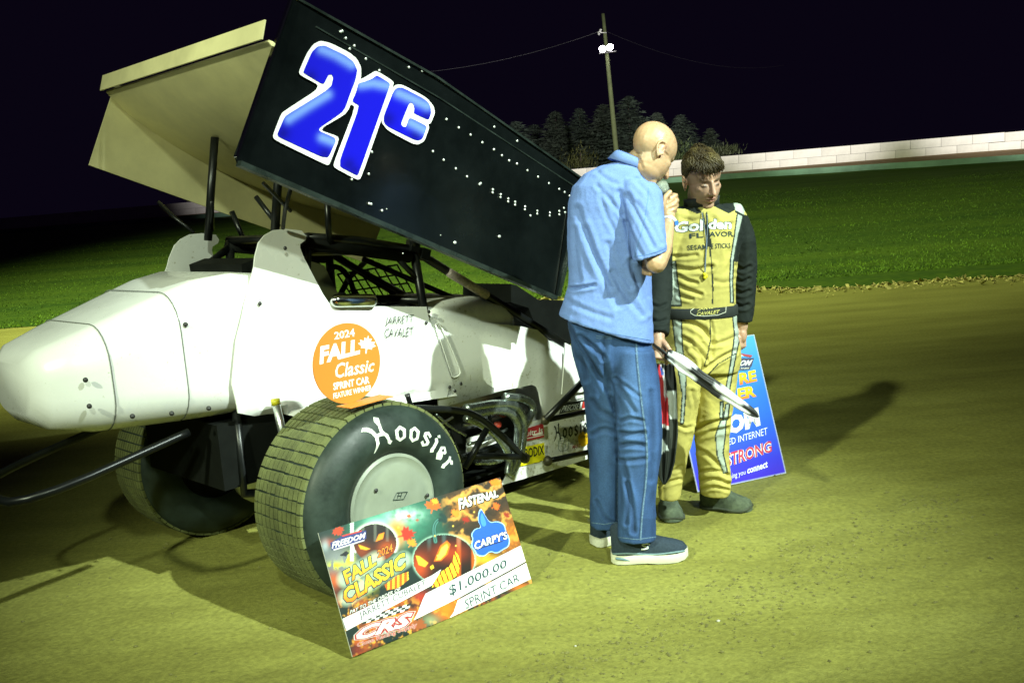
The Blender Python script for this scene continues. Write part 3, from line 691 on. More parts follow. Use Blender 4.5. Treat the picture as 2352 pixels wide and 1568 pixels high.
# hood
g = G(); rings = []
for s, zs, zt, hw in ((.735, 1.03, 1.105, .405), (.80, 1.03, 1.108, .408), (1.0, 1.015, 1.10, .41), (1.15, .995, 1.085, .412), (1.25, .98, 1.06, .405), (1.31, .965, 1.02, .385), (1.34, .95, .975, .35)):
    sec = [(-hw, .60), (-hw, .8), (-hw, zs), (-hw * .97, zs + .6 * (zt - zs)), (-hw * .86, zt), (-hw * .4, zt + .012), (0, zt + .016)]
    sec = sec + [(-a, b) for a, b in sec[-2::-1]]; rings.append([(s, y, z) for y, z in sec])
g.loft(rings, closed=False, cap=False); ho = g.obj('hood', WHITE, car, True, 60); sm = ho.modifiers.new('thickness', 'SOLIDIFY'); sm.thickness = .006
# nose ahead of the panel, behind the two men
rings = []
for s, hw, z0, z1, r in ((1.62, .345, .30, .80, .08), (1.8, .33, .20, .74, .1), (2.1, .27, .18, .62, .12), (2.4, .18, .2, .5, .12), (2.52, .09, .24, .42, .08)):
    rings.append([(s, y, z) for y, z in rrect(0, hw, z0, z1, r)])
G().loft(rings).obj('nose_cone', WHITE, car, True, 50)
cap_ = [tr(x, y, .40) for x, y in ((1290, 786), (1312, 797), (1334, 830), (1346, 872), (1352, 895), (1290, 906), (1283, 904), (1288, 840))]
panel('nose_corner_panel', cap_, lambda s, z: .425, .006, WHITE, cell=.03)
# black scoop ahead of the hood
sc = [tr(x, y, .20) for x, y in ((1174, 652), (1186, 655), (1236, 688), (1302, 690), (1340, 760), (1300, 800), (1235, 760), (1214, 707), (1174, 694))]
panel('engine_scoop', sc, lambda s, z: .20, .40, DARK, cell=.08, smooth=False)

# ---- roll cage
cage = empty('roll_cage', parent=car)
def both(pts, r, name='cage_tube', mat=TUBE, seg=10, sm=0):
    G().tube(pts, r, seg, smoothpath=sm).obj(name, mat, cage, True); G().tube([(p[0], -p[1], p[2]) for p in pts], r, seg, smoothpath=sm).obj(name, mat, cage, True)
B_ = T3(950, 574, .36); Cc = T3(972, 704, .38)
both([T3(706, 545, .34), T3(820, 553, .36), B_], .022); both([B_, Cc, (Cc[0] + .05, -.38, .6)], .022)
both([B_, T3(1010, 612, .37), T3(1300, 792, .40)], .021, sm=1)
both([(.02, -.33, .8), T3(706, 545, .34)], .022); both([T3(706, 560, .34), (-.5, -.32, 1.1)], .018)
both([T3(910, 590, .36), T3(958, 640, .37)], .014)
for a in ((B_[0], B_[2]), (tr(706, 545, .34)), (B_[0] - .18, B_[2] + .015), (Cc[0], Cc[2] + .03)): G().tube([(a[0], -.36, a[1]), (a[0], .36, a[1])], .02, 10).obj('cross_tube', TUBE, cage, True)
G().box(((B_[0] + tr(706, 545, .34)[0]) / 2, 0, (B_[2] + tr(706, 545, .34)[1]) / 2 - .005), (.48, .66, .025), rotm('Y', 8)).obj('roof_pad', DARK, cage)
both([T3(700, 560, .345), T3(800, 570, .35), T3(940, 590, .36)], .030, 'cage_padding', DARK)
both([T3(780, 595, -.10), T3(960, 692, -.20)], .014); G().tube([T3(840, 600, -.36), T3(800, 640, -.36), T3(775, 690, -.36)], .016, 8).obj('cage_tube', TUBE, cage, True)
# bolted collar where the downtube meets
for (x, y) in ((948, 566), (972, 584)): G().box(T3(x, y, .37), (.05, .05, .055), rotm('Y', 20)).obj('clamp', TUBE, cage)
st = [T3(1032, 626, .395), T3(1118, 678, .395)]; G().tube(st, .0225, 10).obj('tube_sticker', M('tube_sticker', (.45, .38, .36), .4, namt=.6, nscale=60), cage, True)
# window net on the far side
net = G(); q = [(775, 630), (912, 608), (960, 692), (826, 706)]
for k in range(9):
    u = k / 8; pts = quadmap(np.array([[u, 1], [u, .5], [u, 0]]), q); net.tube([T3(p[0], p[1], -.37) for p in pts], .005, 5)
for k in range(5):
    u = k / 4; pts = quadmap(np.array([[0, u], [.5, u], [1, u]]), q); net.tube([T3(p[0], p[1], -.37) for p in pts], .005, 5)
net.obj('window_net', DARK, cage)
# seat, dash, steering wheel
seat = empty('seat', parent=car)
sp = [(-.10, .75), (.30, .72), (.34, .80), (.02, .88), (.0, 1.30), (-.06, 1.42), (-.14, 1.40)]
panel('seat_shell', sp, lambda s, z: .24, .48, DARK, seat, cell=.1); panel('head_support', [tr(x, y, .26) for x, y in ((703, 596), (745, 610), (792, 705), (748, 700))], lambda s, z: .26, .02, M('seat_olive', (.08, .085, .03), .7), seat)
G().tube([(.50 + .02 * math.cos(a), .17 * math.cos(a), 1.15 + .17 * math.sin(a)) for a in np.linspace(0, 6.283, 25)], .014, 8, cap=False).obj('steering_wheel', DARK, car, True)
G().box((.49, 0, 1.12), (.05, .14, .14), rotm('Y', -15)).obj('dash_box', DARK, car); G().box((.46, -.02, 1.17), (.01, .05, .02)).obj('dash_lamp', M('dash_lamp', (.6, .6, .55), .4), car)
G().capsule([T3(772, 691, .445), T3(852, 690, .45)], [.030, .030], 16).obj('elbow_guard', CHROME, car, True)
# floor and firewall so that no daylight shows through
G().box((.95, 0, .16), (1.5, .66, .02)).obj('floor_pan', DARK, car); G().box((.75, 0, .62), (.02, .74, .8)).obj('firewall', DARK, car)
# ---- engine and headers
G().box((1.12, 0, .40), (.62, .42, .42)).obj('engine_block', M('cast_iron', (.03, .032, .03), .6, .3, namt=.5), car)
G().box((1.08, -.30, .60), (.52, .10, .06), rotm('X', 25)).obj('valve_cover', ALU, car)
for pts, r in (([(1070, 938), (1130, 927), (1180, 927), (1202, 955), (1203, 985), (1195, 1045), (1172, 1092)], .024), ([(1075, 955), (1130, 942), (1170, 945), (1190, 968), (1190, 1000), (1185, 1050), (1168, 1090)], .022), ([(1160, 912), (1210, 916), (1226, 936), (1216, 958), (1202, 975)], .024), ([(1070, 960), (1110, 975), (1150, 1010), (1172, 1050), (1166, 1088)], .020)):
    G().tube([T3(x, y, .47 - .0005 * (x - 1100)) for x, y in pts], r, 12, smoothpath=2).obj('header_pipe', STEEL, car, True)
for (x, y) in ((1090, 968), (1156, 950), (1143, 975)): G().ell(T3(x, y, .36), (.025, .02, .02), nu=10, nv=8).obj('red_cap', M('red_cap', (.28, .03, .015), .5), car, True)
for (x0, y0, x1, y1, t_, r_, m_) in ((1062, 975, 1150, 955, .33, .012, 'w'), (1075, 1020, 1165, 985, .36, .009, 's'), (1090, 1062, 1170, 1050, .40, .014, 's'), (1030, 985, 1062, 1060, .40, .011, 't'), (1000, 950, 1070, 1000, .42, .008, 's'), (1120, 935, 1135, 1000, .34, .010, 't'), (960, 960, 1010, 1075, .30, .016, 't')):
    G().tube([T3(x0, y0, t_), T3((x0 + x1) / 2, (y0 + y1) / 2 + 6, t_ + .01), T3(x1, y1, t_)], r_, 8, smoothpath=1).obj('engine_hose', {'w': ALU, 's': STEEL, 't': TUBE}[m_], car, True)
for (x, y) in ((1105, 945), (1128, 942), (1150, 938), (1172, 934)): G().tube([T3(x, y, .40), T3(x, y - 7, .40)], .013, 10).obj('spark_plug_boot', M('plug_boot', (.16, .05, .03), .5), car, True)
panel('inner_panel', [tr(x, y, .30) for x, y in ((1072, 1008), (1130, 984), (1152, 1004), (1112, 1052), (1072, 1050))], lambda s, z: .30, .006, WHITE, cell=.1)
# side bars and rods
for pts, t, r, sm_ in (([(955, 938), (1055, 940), (1100, 955), (1160, 1006), (1206, 1054)], .56, .017, 2), ([(1118, 985), (1068, 1074)], .58, .016, 0), ([(1078, 1046), (1206, 1049)], .56, .016, 0), ([(1252, 964), (1346, 868)], .50, .019, 0), ([(1255, 964), (1360, 942)], .46, .015, 0), ([(1262, 1057), (1360, 1036)], .46, .015, 0), ([(935, 905), (945, 935), (985, 985), (1000, 1060)], .48, .013, 1)):
    G().tube([T3(x, y, t) for x, y in pts], r, 10, smoothpath=sm_).obj('side_bar', TUBE, car, True)
for (x, y, t) in ((1252, 964, .49), (1258, 1058, .47), (1206, 1052, .55)): G().ell(T3(x, y, t), (.028, .025, .028), nu=12, nv=8).obj('rod_end', M('rod_end', (.10, .09, .06), .5, .7), car, True)
G().tube([T3(992, 986, .46), T3(1040, 958, .46)], .006, 6).obj('brake_line', ALU, car)
# rear axle and shocks
G().tube([(0, -.62, .415), (0, .62, .415)], .045, 14).obj('rear_axle', TUBE, car, True); G().ell((0, .05, .40), (.15, .13, .15)).obj('differential', ALU, car, True)
sh = [T3(633, 922, .50), T3(648, 990, .52), T3(655, 1040, .54)]
G().tube(sh, .017, 10).obj('shock_absorber', ALU, car, True); G().tube([T3(632, 916, .50), T3(634, 929, .50)], .019, 12).obj('shock_top', M('yellow_paint', (.55, .5, .02), .4), car, True)
G().tube([(-.3, -.34, .80), (-.32, -.36, .45), (.3, -.34, .30), (1.6, -.38, .30)], .02, 8).obj('frame_rail', TUBE, car, True); G().tube([(-.3, .34, .80), (-.32, .36, .45), (.3, .34, .30), (1.6, .38, .30)], .02, 8).obj('frame_rail', TUBE, car, True)
G().box((-.15, 0, .62), (.5, .7, .28)).obj('tank_cradle', DARK, car)
both_b = [(-.5, -.3, .75), (-1.15, -.28, .62), (-1.2, 0, .62), (-1.15, .28, .62), (-.5, .3, .75)]; G().tube(both_b, .018, 8, smoothpath=2).obj('rear_bumper', TUBE, car, True)
G().tube([(2.15, -.8, .31), (2.15, .8, .31)], .03, 10).obj('front_axle', TUBE, car, True)

# ---- wheels
def tyre_profile(R, w, rim):          # (offset from outer face, radius)
    return [(-w + .02, rim), (-w + .0, rim + .05), (-w - .01, R * .78), (-w + .015, R - .035), (-w + .045, R - .010), (-w * .5, R - .004), (-.075, R - .012), (-.045, R - .026), (-.022, R - .055), (-.002, R * .76), (.004, R * .68), (-.006, R * .59), (-.028, R * .52), (-.045, rim + .006), (-.05, rim - .01)]
def lathe(prof, seg, cy=0):
    v = []; 
    for (a, r) in prof: v += [(r * math.sin(2 * math.pi * k / seg), -(a + cy), r * math.cos(2 * math.pi * k / seg)) for k in range(seg)]
    f = [(i * seg + k, i * seg + (k + 1) % seg, (i + 1) * seg + (k + 1) % seg, (i + 1) * seg + k) for i in range(len(prof) - 1) for k in range(seg)]
    return v, f
def wheel(name, loc, R, w, rim, mirror=False, detail=False):
    wp = empty(name, loc, math.pi if mirror else 0, car)
    v, f = lathe(tyre_profile(R, w, rim), 96); mobj('tyre', v, f, RUB, wp, True)
    cov = [(-.052, rim + .008), (-.030, rim + .010), (-.024, rim - .002), (-.034, rim - .022), (-.030, rim - .032), (-.022, rim * .55), (-.020, .001)]
    v, f = lathe(cov, 64); mobj('wheel_cover', v, f, M('wheel_cover', (.26, .29, .225), .45, .10, namt=.12, nscale=7, rvar=.1), wp, True, autosmooth=50)
    v, f = lathe([(-w + .03, .02), (-w + .03, rim + .01)], 40); mobj('wheel_back', v, f, DARK, wp)
    # tread blocks
    NR, NC = 56, 11; cw = (w - .10) / NC; rows = range(NR)
    cols = []
    for c in range(NC):
        y0 = -(w - .035) + c * cw + .0018; y1 = y0 + cw - .0042
        cr = lambda y: R - .007 - .010 * (abs((y + w * .53) / (w * .5)) ** 3)
        da = math.pi / NR * .885; rr = [(-da, y0), (-da, y1), (da, y1), (da, y0)]
        vv = [(math.sin(a) * (cr(y) - .004), -y, math.cos(a) * (cr(y) - .004)) for a, y in rr] + [(math.sin(a * .95) * (cr(y) + .007), -(y + (.0012 if y == y0 else -.0012)), math.cos(a * .95) * (cr(y) + .007)) for a, y in rr]
        ff = [(4, 5, 6, 7), (0, 1, 5, 4), (1, 2, 6, 5), (2, 3, 7, 6), (3, 0, 4, 7)]
        cols.append((vv, ff))
    rest = G(); n = 0
    cme = []
    if detail:
        for c, (vv, ff) in enumerate(cols):
            me = bpy.data.meshes.new('tread_block'); me.from_pydata(vv, [], [q[::-1] for q in ff]); me.materials.append(DUST); cme.append(me)
    for r_ in rows:
        a = 360 * r_ / NR; aa = (a + 180) % 360 - 180           # 0 top, positive forward
        near = detail and (-128 < aa < 38) and n < 296
        for c in range(NC):
            jig = random.uniform(-.25, .25)
            if near:
                o = bpy.data.objects.new('tread_block', cme[c]); COL.objects.link(o); o.parent = wp; o.rotation_euler = (0, math.radians(a + jig), 0); n += 1
            else:
                vv, ff = cols[c]; rest.add(np.array(vv) @ rotm('Y', a).T, [q[::-1] for q in ff])
    tag(rest.obj('tread_blocks', DUST, wp), kind='stuff')
    return wp
RR = wheel('rear_wheel', (0, -TW, .415), .415, .44, .20, detail=True); RR['label'] = 'wide right rear wheel with white lettering'
wheel('rear_wheel', (0, .86, .40), .40, .38, .20, mirror=True); wheel('front_wheel', (2.15, -.93, .31), .31, .24, .19); wheel('front_wheel', (2.15, .93, .31), .31, .24, .19, mirror=True)
# white raised blackletter on the sidewall
BLK = {
 'H': (1.05, [[(.0, .92), (.10, 1.0), (.22, .94), (.34, .80), (.40, .62), (.42, .45), (.36, .20), (.24, .06), (.08, -.04), (.0, -.06), (.14, .10), (.24, .28), (.28, .50), (.24, .68), (.14, .82)],
             [(.62, 1.12), (.76, 1.04), (.72, .86), (.70, .60), (.74, .50), (.86, .40), (.92, .16), (1.05, .08), (.94, -.04), (.80, .04), (.76, .24), (.70, .38), (.58, .42), (.40, .44), (.38, .56), (.56, .56), (.60, .80), (.54, .98)]]),
 'o': (.62, [[(.30, .72), (.58, .56), (.58, .16), (.30, -.02), (.02, .16), (.02, .54)], 'hole', [(.28, .56), (.42, .46), (.42, .24), (.30, .14), (.18, .24), (.18, .46)]]),
 's': (.56, [[(.08, .60), (.34, .74), (.54, .60), (.46, .48), (.30, .58), (.22, .50), (.52, .30), (.52, .12), (.26, -.04), (.02, .10), (.10, .22), (.28, .10), (.36, .20), (.06, .40)]]),
 'i': (.36, [[(.04, .62), (.18, .74), (.30, .60), (.28, .16), (.36, .06), (.20, -.06), (.08, .08), (.12, .50)], [(.16, .84), (.30, .98), (.36, .86), (.22, .78)]]),
 'e': (.56, [[(.28, .74), (.52, .58), (.50, .44), (.20, .30), (.22, .16), (.32, .10), (.50, .18), (.52, .10), (.28, -.06), (.04, .14), (.04, .54)], 'hole', [(.26, .60), (.36, .52), (.34, .46), (.20, .40), (.20, .50)]]),
 'r': (.50, [[(.04, .62), (.16, .74), (.26, .62), (.38, .74), (.52, .62), (.42, .48), (.28, .54), (.28, .16), (.36, .06), (.20, -.06), (.08, .08), (.12, .50)]]),
}
def ring_tris(outer, hole):
    """polygon with a hole of equal vertex order: bridge by nearest index"""
    n, m = len(outer), len(hole); v = list(outer) + list(hole); f = []
    for k in range(n):
        a = k * m // n; b = ((k + 1) * m // n) % m
        f.append((k, (k + 1) % n, n + b)); 
        if a != b: f.append((k, n + b, n + a))
        else: pass
    return v, f
def blackletter(word):
    """returns verts (x, y), tris ; x from 0 to total width"""
    V = []; Fc = []; x0 = 0
    for ch in word:
        w, polys = BLK[ch]; i = 0
        while i < len(polys):
            if i + 1 < len(polys) and polys[i + 1] == 'hole': v, f = ring_tris(polys[i], polys[i + 2]); i += 3
            else: v, f = tri_poly(polys[i]); i += 1
            k = len(V); V += [(p[0] + x0, p[1]) for p in v]; Fc += [tuple(q + k for q in t) for t in f]
        x0 += w + .16
    return np.array(V), Fc, x0 - .16
def prof_off(r, R=.415):
    pts = sorted([(q[1], q[0]) for q in tyre_profile(.415, .44, .20) if q[0] > -.09]); return float(np.interp(r, [p[0] for p in pts], [p[1] for p in pts]))
bv, bf, bw = blackletter('Hoosier'); bv, bf = split_long(bv, bf, .09)
V = []
for x, y in bv:
    a = math.radians(-21 + (x / bw) ** .92 * 93); r = .262 + .092 * y * (1.12 if x < 1.1 else .95)
    V.append((r * math.sin(a), -(prof_off(r) + .0016), r * math.cos(a)))
mobj('sidewall_lettering', V, bf, M('tyre_paint', (.72, .78, .66), .6, namt=.15, nscale=30), RR)
# scuffed small moulded marks and logo on the cover
g = G()
for a0, n_, r0 in ((118, 9, .345), (-95, 10, .35)):
    for k in range(n_):
        a = math.radians(a0 - k * 2.6); r = r0
        g.box((r * math.sin(a), -(prof_off(r) + .001), r * math.cos(a)), (.009, .002, .022), rotm('Y', math.degrees(a)))
g.obj('moulded_marks', M('scuff', (.12, .15, .09), .7, namt=.5), RR)
wm = lambda x, y: (T3(x, y, TW - .018)[0], -(-.018), T3(x, y, TW - .018)[2] - .415)
g = G(); 
for a, b in (((903, 1148), (912, 1131)), ((912, 1131), (936, 1129)), ((936, 1129), (927, 1146)), ((927, 1146), (903, 1148)), ((913, 1144), (916, 1133)), ((920, 1143), (923, 1132)), ((913, 1138), (922, 1138))):
    p, q = np.array(wm(*a)), np.array(wm(*b)); g.tube([p, q], .0016, 5)
g.obj('cover_logo', M('logo_ink', (.03, .05, .04), .5), RR)
for (x, y) in ((864, 1126), (982, 1137)): G().ell(wm(x, y), (.009, .005, .009), nu=10, nv=6).obj('cover_bolt', M('bolt'), RR, True)
g = G(); a = math.radians(180); g.ell((.12 * math.sin(a), .018, .12 * math.cos(a)), (.009, .005, .009), nu=10, nv=6); g.obj('cover_bolt', M('bolt'), RR, True)

# ---- lettering and stickers on the body
INK = (.012, .02, .018)
pt_ = .4445
for word, q in (('JARRETT', [(886, 729), (951, 722), (951, 745), (884, 751)]), ('CAVALET', [(884, 755), (951, 750), (950, 771), (883, 775)])):
    v, f = text_quad(word, q, .12, -.006); flat_print('driver_name', [(v, f, INK)], pt_)
# stickers on the engine panel
def sticker(name, items, t=.4215): return flat_print(name, items, t)
qp = lambda q: (np.array([q[3], q[2], q[1], q[0]]), [(0, 1, 2, 3)])
bvv, bff, bw2 = blackletter('Hoosier'); uv = bvv.copy(); uv[:, 0] /= bw2; uv[:, 1] = (uv[:, 1] + .06) / 1.18
sticker('tyre_maker_lettering', [(quadmap(uv, [(1272, 973), (1360, 952), (1360, 994), (1272, 1014)]), bff, INK)])
Q = [(1292, 925), (1346, 917), (1344, 935), (1284, 951)]
sticker('engine_shop_sticker', [(*qp(Q), (.02, .025, .02)), (*text_quad('PRECISE', [(1293, 932), (1331, 926), (1329, 939), (1288, 946)], .25, .008), (.75, .8, .75)), (*qp([(1334, 923), (1338, 922), (1335, 938), (1330, 939)]), (.75, .8, .75)), (*qp([(1339, 922), (1345, 921), (1343, 937), (1336, 938)]), (.5, .04, .03)), (*qp([(1297, 922), (1340, 913), (1340, 916), (1296, 925)]), (.2, .22, .2))])
Q = [(1208, 984), (1248, 972), (1250, 1003), (1208, 1013)]
sticker('red_sponsor_sticker', [(*qp(Q), (.42, .02, .03)), (*qp([(1208, 984), (1208, 984), (1208, 984), (1208, 984)]), (.42, .02, .03)), (*text_quad('ultr ls', [(1209, 990), (1246, 980), (1247, 993), (1209, 1002)], .15, .012), (.8, .82, .78)), (*qp([(1224, 997), (1247, 991), (1247, 996), (1224, 1001)]), (.75, .7, .65)), (*qp([(1209, 1006), (1249, 997), (1249, 999), (1209, 1008)]), (.75, .7, .65))])
Q = [(1203, 1026), (1250, 1016), (1252, 1056), (1203, 1066)]
YEL = (.75, .66, .01)
sticker('yellow_sponsor_sticker', [(*qp(Q), YEL), (*qp([(1190, 1061), (1244, 1052), (1240, 1060), (1192, 1071)]), YEL), (*text_quad('RODIX', [(1205, 1030), (1249, 1021), (1250, 1043), (1206, 1053)], 0, .02), (.012, .02, .01))])
oc = [(1285, 1007), (1302, 1003), (1306, 1008), (1306, 1028), (1302, 1033), (1287, 1036), (1283, 1031), (1283, 1012)]
g = G(); g.tube([T3(x, y, .4225) for x, y in oc + [oc[0]]], .0012, 5); g.tube([T3(1286, 1013, .4225), T3(1300, 1010, .4225)], .001, 4); g.tube([T3(1286, 1017, .4225), T3(1297, 1015, .4225)], .001, 4); g.tube([T3(1295, 1018, .4225), T3(1292, 1026, .4225), T3(1296, 1030, .4225), T3(1300, 1024, .4225), T3(1295, 1018, .4225)], .0014, 4); g.obj('outlined_sticker', ink((.05, .09, .08)), car)
cc = [(1340 + 12 * math.cos(a), 1008 + 17 * math.sin(a)) for a in np.linspace(0, 6.283, 25)[:-1]]
v, f = tri_poly([(x, y) for x, y in cc]); sticker('round_sponsor_sticker', [(v, f, (.70, .42, .01)), (*text_quad('SPEED', [(1311, 1014), (1328, 1011), (1328, 1017), (1311, 1020)], .2), (.15, .2, .25)), (*text_quad('MART', [(1314, 1022), (1334, 1018), (1334, 1027), (1314, 1031)], .3, .02), (.25, .05, .05)), (*text_quad('CARBURETOR', [(1330, 1001), (1350, 998), (1350, 1004), (1330, 1007)], 0), (.06, .05, .02))])
# ================================================================== people
def ring(cx, cy, Y, hw, dep, tilt=0, n=44, pw=2.3):
    c = at_y(cx, cy, Y); m = mpv(Y); a = RT * hw * m + UP * tilt * m; b = np.array([0, dep, 0]); out = []
    for k in range(n):
        t = 2 * math.pi * k / n; ct, st = math.cos(t), math.sin(t)
        out.append(c + a * (abs(ct) ** (2 / pw) * (1 if ct >= 0 else -1)) + b * (abs(st) ** (2 / pw) * (1 if st >= 0 else -1)))
    return out[::-1]
def loft_v(g, rows, **k):
    R = [ring(*r) for r in rows]
    # resample smoothly between the given sections
    g.loft(R[::-1] if R[0][0][2] > R[-1][0][2] else R)
def fix_normals(g):
    bm = bmesh.new(); vs = [bm.verts.new(p) for p in g.v]
    for q in g.f: bm.faces.new([vs[i] for i in q])
    bmesh.ops.recalc_face_normals(bm, faces=bm.faces[:]); bm.verts.index_update()
    r = G(); r.v = [tuple(v.co) for v in bm.verts]; r.f = [tuple(v.index for v in f.verts) for f in bm.faces]; r.m = [0] * len(r.f); bm.free(); return r
def strokes(v, n, L):
    """press folds into cloth: each stroke = (polyline, width, depth)"""
    P = vproj(v); fc = np.clip(((CAM - v) * n).sum(1) / np.linalg.norm(CAM - v, axis=1) * 2.2, 0, 1); d = np.zeros(len(v))
    for poly, w, dep in L:
        q = seg_dist(P, chaikin(poly, 2, False)); d += dep * np.exp(-(q / w) ** 1.35) - dep * .55 * np.exp(-((q - 1.9 * w) / w) ** 2)
    return d * fc
def wrinkle(v, n, amp, sc, seed, stretch=(1, 1, 1)):
    p = v * np.array(stretch) * sc; a = 1 - np.abs(fbm(p + .6 * np.stack([fbm(v * sc * .7, 2, seed + 5)] * 3, -1), 3, seed)) * 2
    return amp * (a - .6)
def head_parts(g, T, bald=False, jaw=1.0):
    """T maps local (x forward, y left, z up) to world"""
    def e(c, r, rot=None):
        h = G().ell(c, r, rot, 24, 16); g.add([T(p) for p in h.v], h.f)
    def c(p, r):
        h = G().capsule(p, r, 12); g.add([T(q) for q in h.v], h.f)
    e((-.014, 0, .036), (.100, .079, .088)); e((.018, 0, -.026), (.074, .067, .080)); e((.020, 0, -.068), (.058, .055 * jaw, .046))
    e((.055, 0, -.097), (.027, .028 * jaw, .020)); e((.068, 0, .024), (.018, .048, .011)); e((.046, .036, -.016), (.030, .027, .022)); e((.046, -.036, -.016), (.030, .027, .022))
    c([(.084, 0, .018), (.098, 0, -.010), (.108, 0, -.030)], [.008, .010, .012]); e((.094, .011, -.033), (.011, .009, .008)); e((.094, -.011, -.033), (.011, .009, .008))
    e((.082, 0, -.058), (.012, .024, .0075)); e((.080, 0, -.069), (.012, .020, .008)); e((.072, 0, -.064), (.014, .03, .018))
    for s in (1, -1):
        e((.066, s * .031, .002), (.014, .015, .010))
        R = rotm('Y', -16) @ rotm('Z', s * 24); o_ = np.array([-.016, s * .076, -.010])
        h = G().ell((0, 0, 0), (.017, .006, .026), None, 16, 10); g.add([T(R @ np.array(p) + o_) for p in h.v], h.f)
        h = G().capsule([(.013, s * .003, .016), (.008, s * .007, .029), (-.006, s * .009, .033), (-.020, s * .010, .024), (-.024, s * .010, .006), (-.019, s * .008, -.014), (-.008, s * .004, -.028)], [.0042, .0046, .005, .005, .0048, .0046, .0062], 8); g.add([T(R @ np.array(p) + o_) for p in h.v], h.f)
        h = G().capsule([(.010, s * .002, -.004), (.011, s * .004, -.014)], [.005, .0045], 8); g.add([T(R @ np.array(p) + o_) for p in h.v], h.f)
def head_frame(center, yaw, pitch, roll=0):
    a, p = math.radians(yaw), math.radians(pitch); x = np.array([math.cos(a) * math.cos(p), math.sin(a) * math.cos(p), -math.sin(p)])
    z = np.array([0, 0, 1.]); y = np.cross(z, x); y /= np.linalg.norm(y); z = np.cross(x, y); B = np.stack([x, y, z], 1) @ rotm('X', roll); c = np.asarray(center, float)
    return (lambda q: c + B @ np.asarray(q, float)), (lambda P: (P - c) @ B)
def face_sculpt(v, n, local):
    """eye sockets, nostril and mouth line, ear hollow pressed into the skin"""
    d = np.zeros(len(v)); P = local(v)
    for s in (1, -1):
        d -= .0042 * np.exp(-(((P[:, 0] - .083) / .02) ** 2 + ((P[:, 1] - s * .031) / .016) ** 2 + ((P[:, 2] - .012) / .007) ** 2))
        d -= .004 * np.exp(-(((P[:, 0] - .085) / .02) ** 2 + ((P[:, 1] - s * .017) / .006) ** 2 + ((P[:, 2] - .004) / .012) ** 2))
        d -= .006 * np.exp(-(((P[:, 0] + .008) / .010) ** 2 + ((P[:, 1] - s * .086) / .010) ** 2 + ((P[:, 2] + .008) / .014) ** 2))
    d -= .004 * np.exp(-((np.abs(P[:, 1]) / .026) ** 4 + ((P[:, 2] + .0635) / .0022) ** 2)) * (P[:, 0] > .06)
    return d
def skin_colour(v, local, base, beard=0, brow=(.05, .035, .015), bald=False):
    P = local(v); c = np.tile(np.array(base), (len(v), 1)); nz = fbm(v * 40, 3, 3)[:, None]; c = c * (1 + .10 * nz)
    hd = (np.abs(P) < .16).all(1)
    def mix(w, col): nonlocal c; w = (w * hd)[:, None]; c = c * (1 - w) + np.array(col) * w
    x, y, z = P.T
    if beard: mix(beard * np.clip((-.035 - z) / .03, 0, 1) * np.clip((x + .0) / .04, 0, 1) * (.75 + .5 * fbm(v * 160, 2, 9)), (.16, .11, .06))
    mix(.55 * np.exp(-((y / .025) ** 4 + ((z + .064) / .010) ** 2)) * (x > .06), (.50, .20, .17))
    mix(.9 * np.exp(-((y / .022) ** 4 + ((z + .0635) / .0025) ** 2)) * (x > .06), (.14, .05, .04))
    mix(.35 * np.exp(-((y / .02) ** 2 + ((z + .03) / .012) ** 2)) * (x > .085), (.55, .26, .18))
    for s in (1, -1):
        yy = s * y; mix(.9 * np.exp(-(((yy - .034) / .020) ** 4 + ((z - .026 - .10 * (yy - .034)) / .0080) ** 2)) * (x > .04), brow)
        mix(.92 * np.exp(-(((yy - .032) / .014) ** 4 + ((z - .000 + 12 * (yy - .032) ** 2) / .0078) ** 2)) * (x > .05), (.03, .02, .012))  # lash line painted extra wide, also standing in for shade under the brow
        mix(.5 * np.exp(-(((x + .010) / .016) ** 2 + ((yy - .086) / .016) ** 2 + ((z + .006) / .024) ** 2)), (.42, .17, .14))
    mix(.35 * np.clip((-.06 - z) / .04, 0, 1) * np.clip((-.01 - x) / .04, 0, 1), np.array(base) * np.array([1.0, .72, .62])); mix(.25 * np.clip(fbm(v * 14, 3, 31) * 2, 0, 1), np.array(base) * np.array([1.0, .80, .72]))
    if bald:
        fringe = np.clip((-.002 - z + .25 * (x + .02)) / .03, 0, 1) * np.clip((-.008 - x) / .02, 0, 1) * np.clip((z + .075) / .02, 0, 1); mix(.45 * fringe * (.8 + .6 * fbm(v * 120, 2, 4)), (.34, .30, .24))
    return np.clip(c, 0, 1)
def hand_chain(g, pts, r):
    g.capsule([at_y(*p) for p in pts], r, 10)
SKIN = M('skin', attr=True, rough=.42, namt=.12, nscale=45, bump=.35, bscale=260, bdist=.0012, spec=.45, rvar=.1)
for _k, _v in (('Subsurface Weight', .12), ('Subsurface Scale', .01)): SKIN.node_tree.nodes['Principled BSDF'].inputs[_k].default_value = _v
def cloth_mat(name, col, sc, amt, rough=.85, attr=False, bump=.25):
    return M(name, col, rough, namt=amt, nscale=sc, bump=bump, bscale=420, attr=attr, spec=.2, bdist=.0015)
def cover(name, v, f, mat, person, base, vcol=None):
    return mobj(name, v - base, f, mat, person, True, vcol=vcol)
def bvh_of(v, f): return BVHTree.FromPolygons([tuple(p) for p in v], f)
def print_on(name, items, bvh, off, parent, base, step=.0006, maxlen=6, each=False):
    if each:
        for k, it in enumerate(items): print_on(name, [it], bvh, off + step * k, parent, base, step, maxlen)
        return
    g = G(); mats = []
    for k, (v, f, c) in enumerate(items):
        m = c if not isinstance(c, tuple) else ink(c, .7)
        if m not in mats: mats.append(m)
        vv, ff = drape(v, f, bvh, off + step * k, maxlen); g.add(vv - base, ff, mats.index(m))
    return g.obj(name, mats, parent)
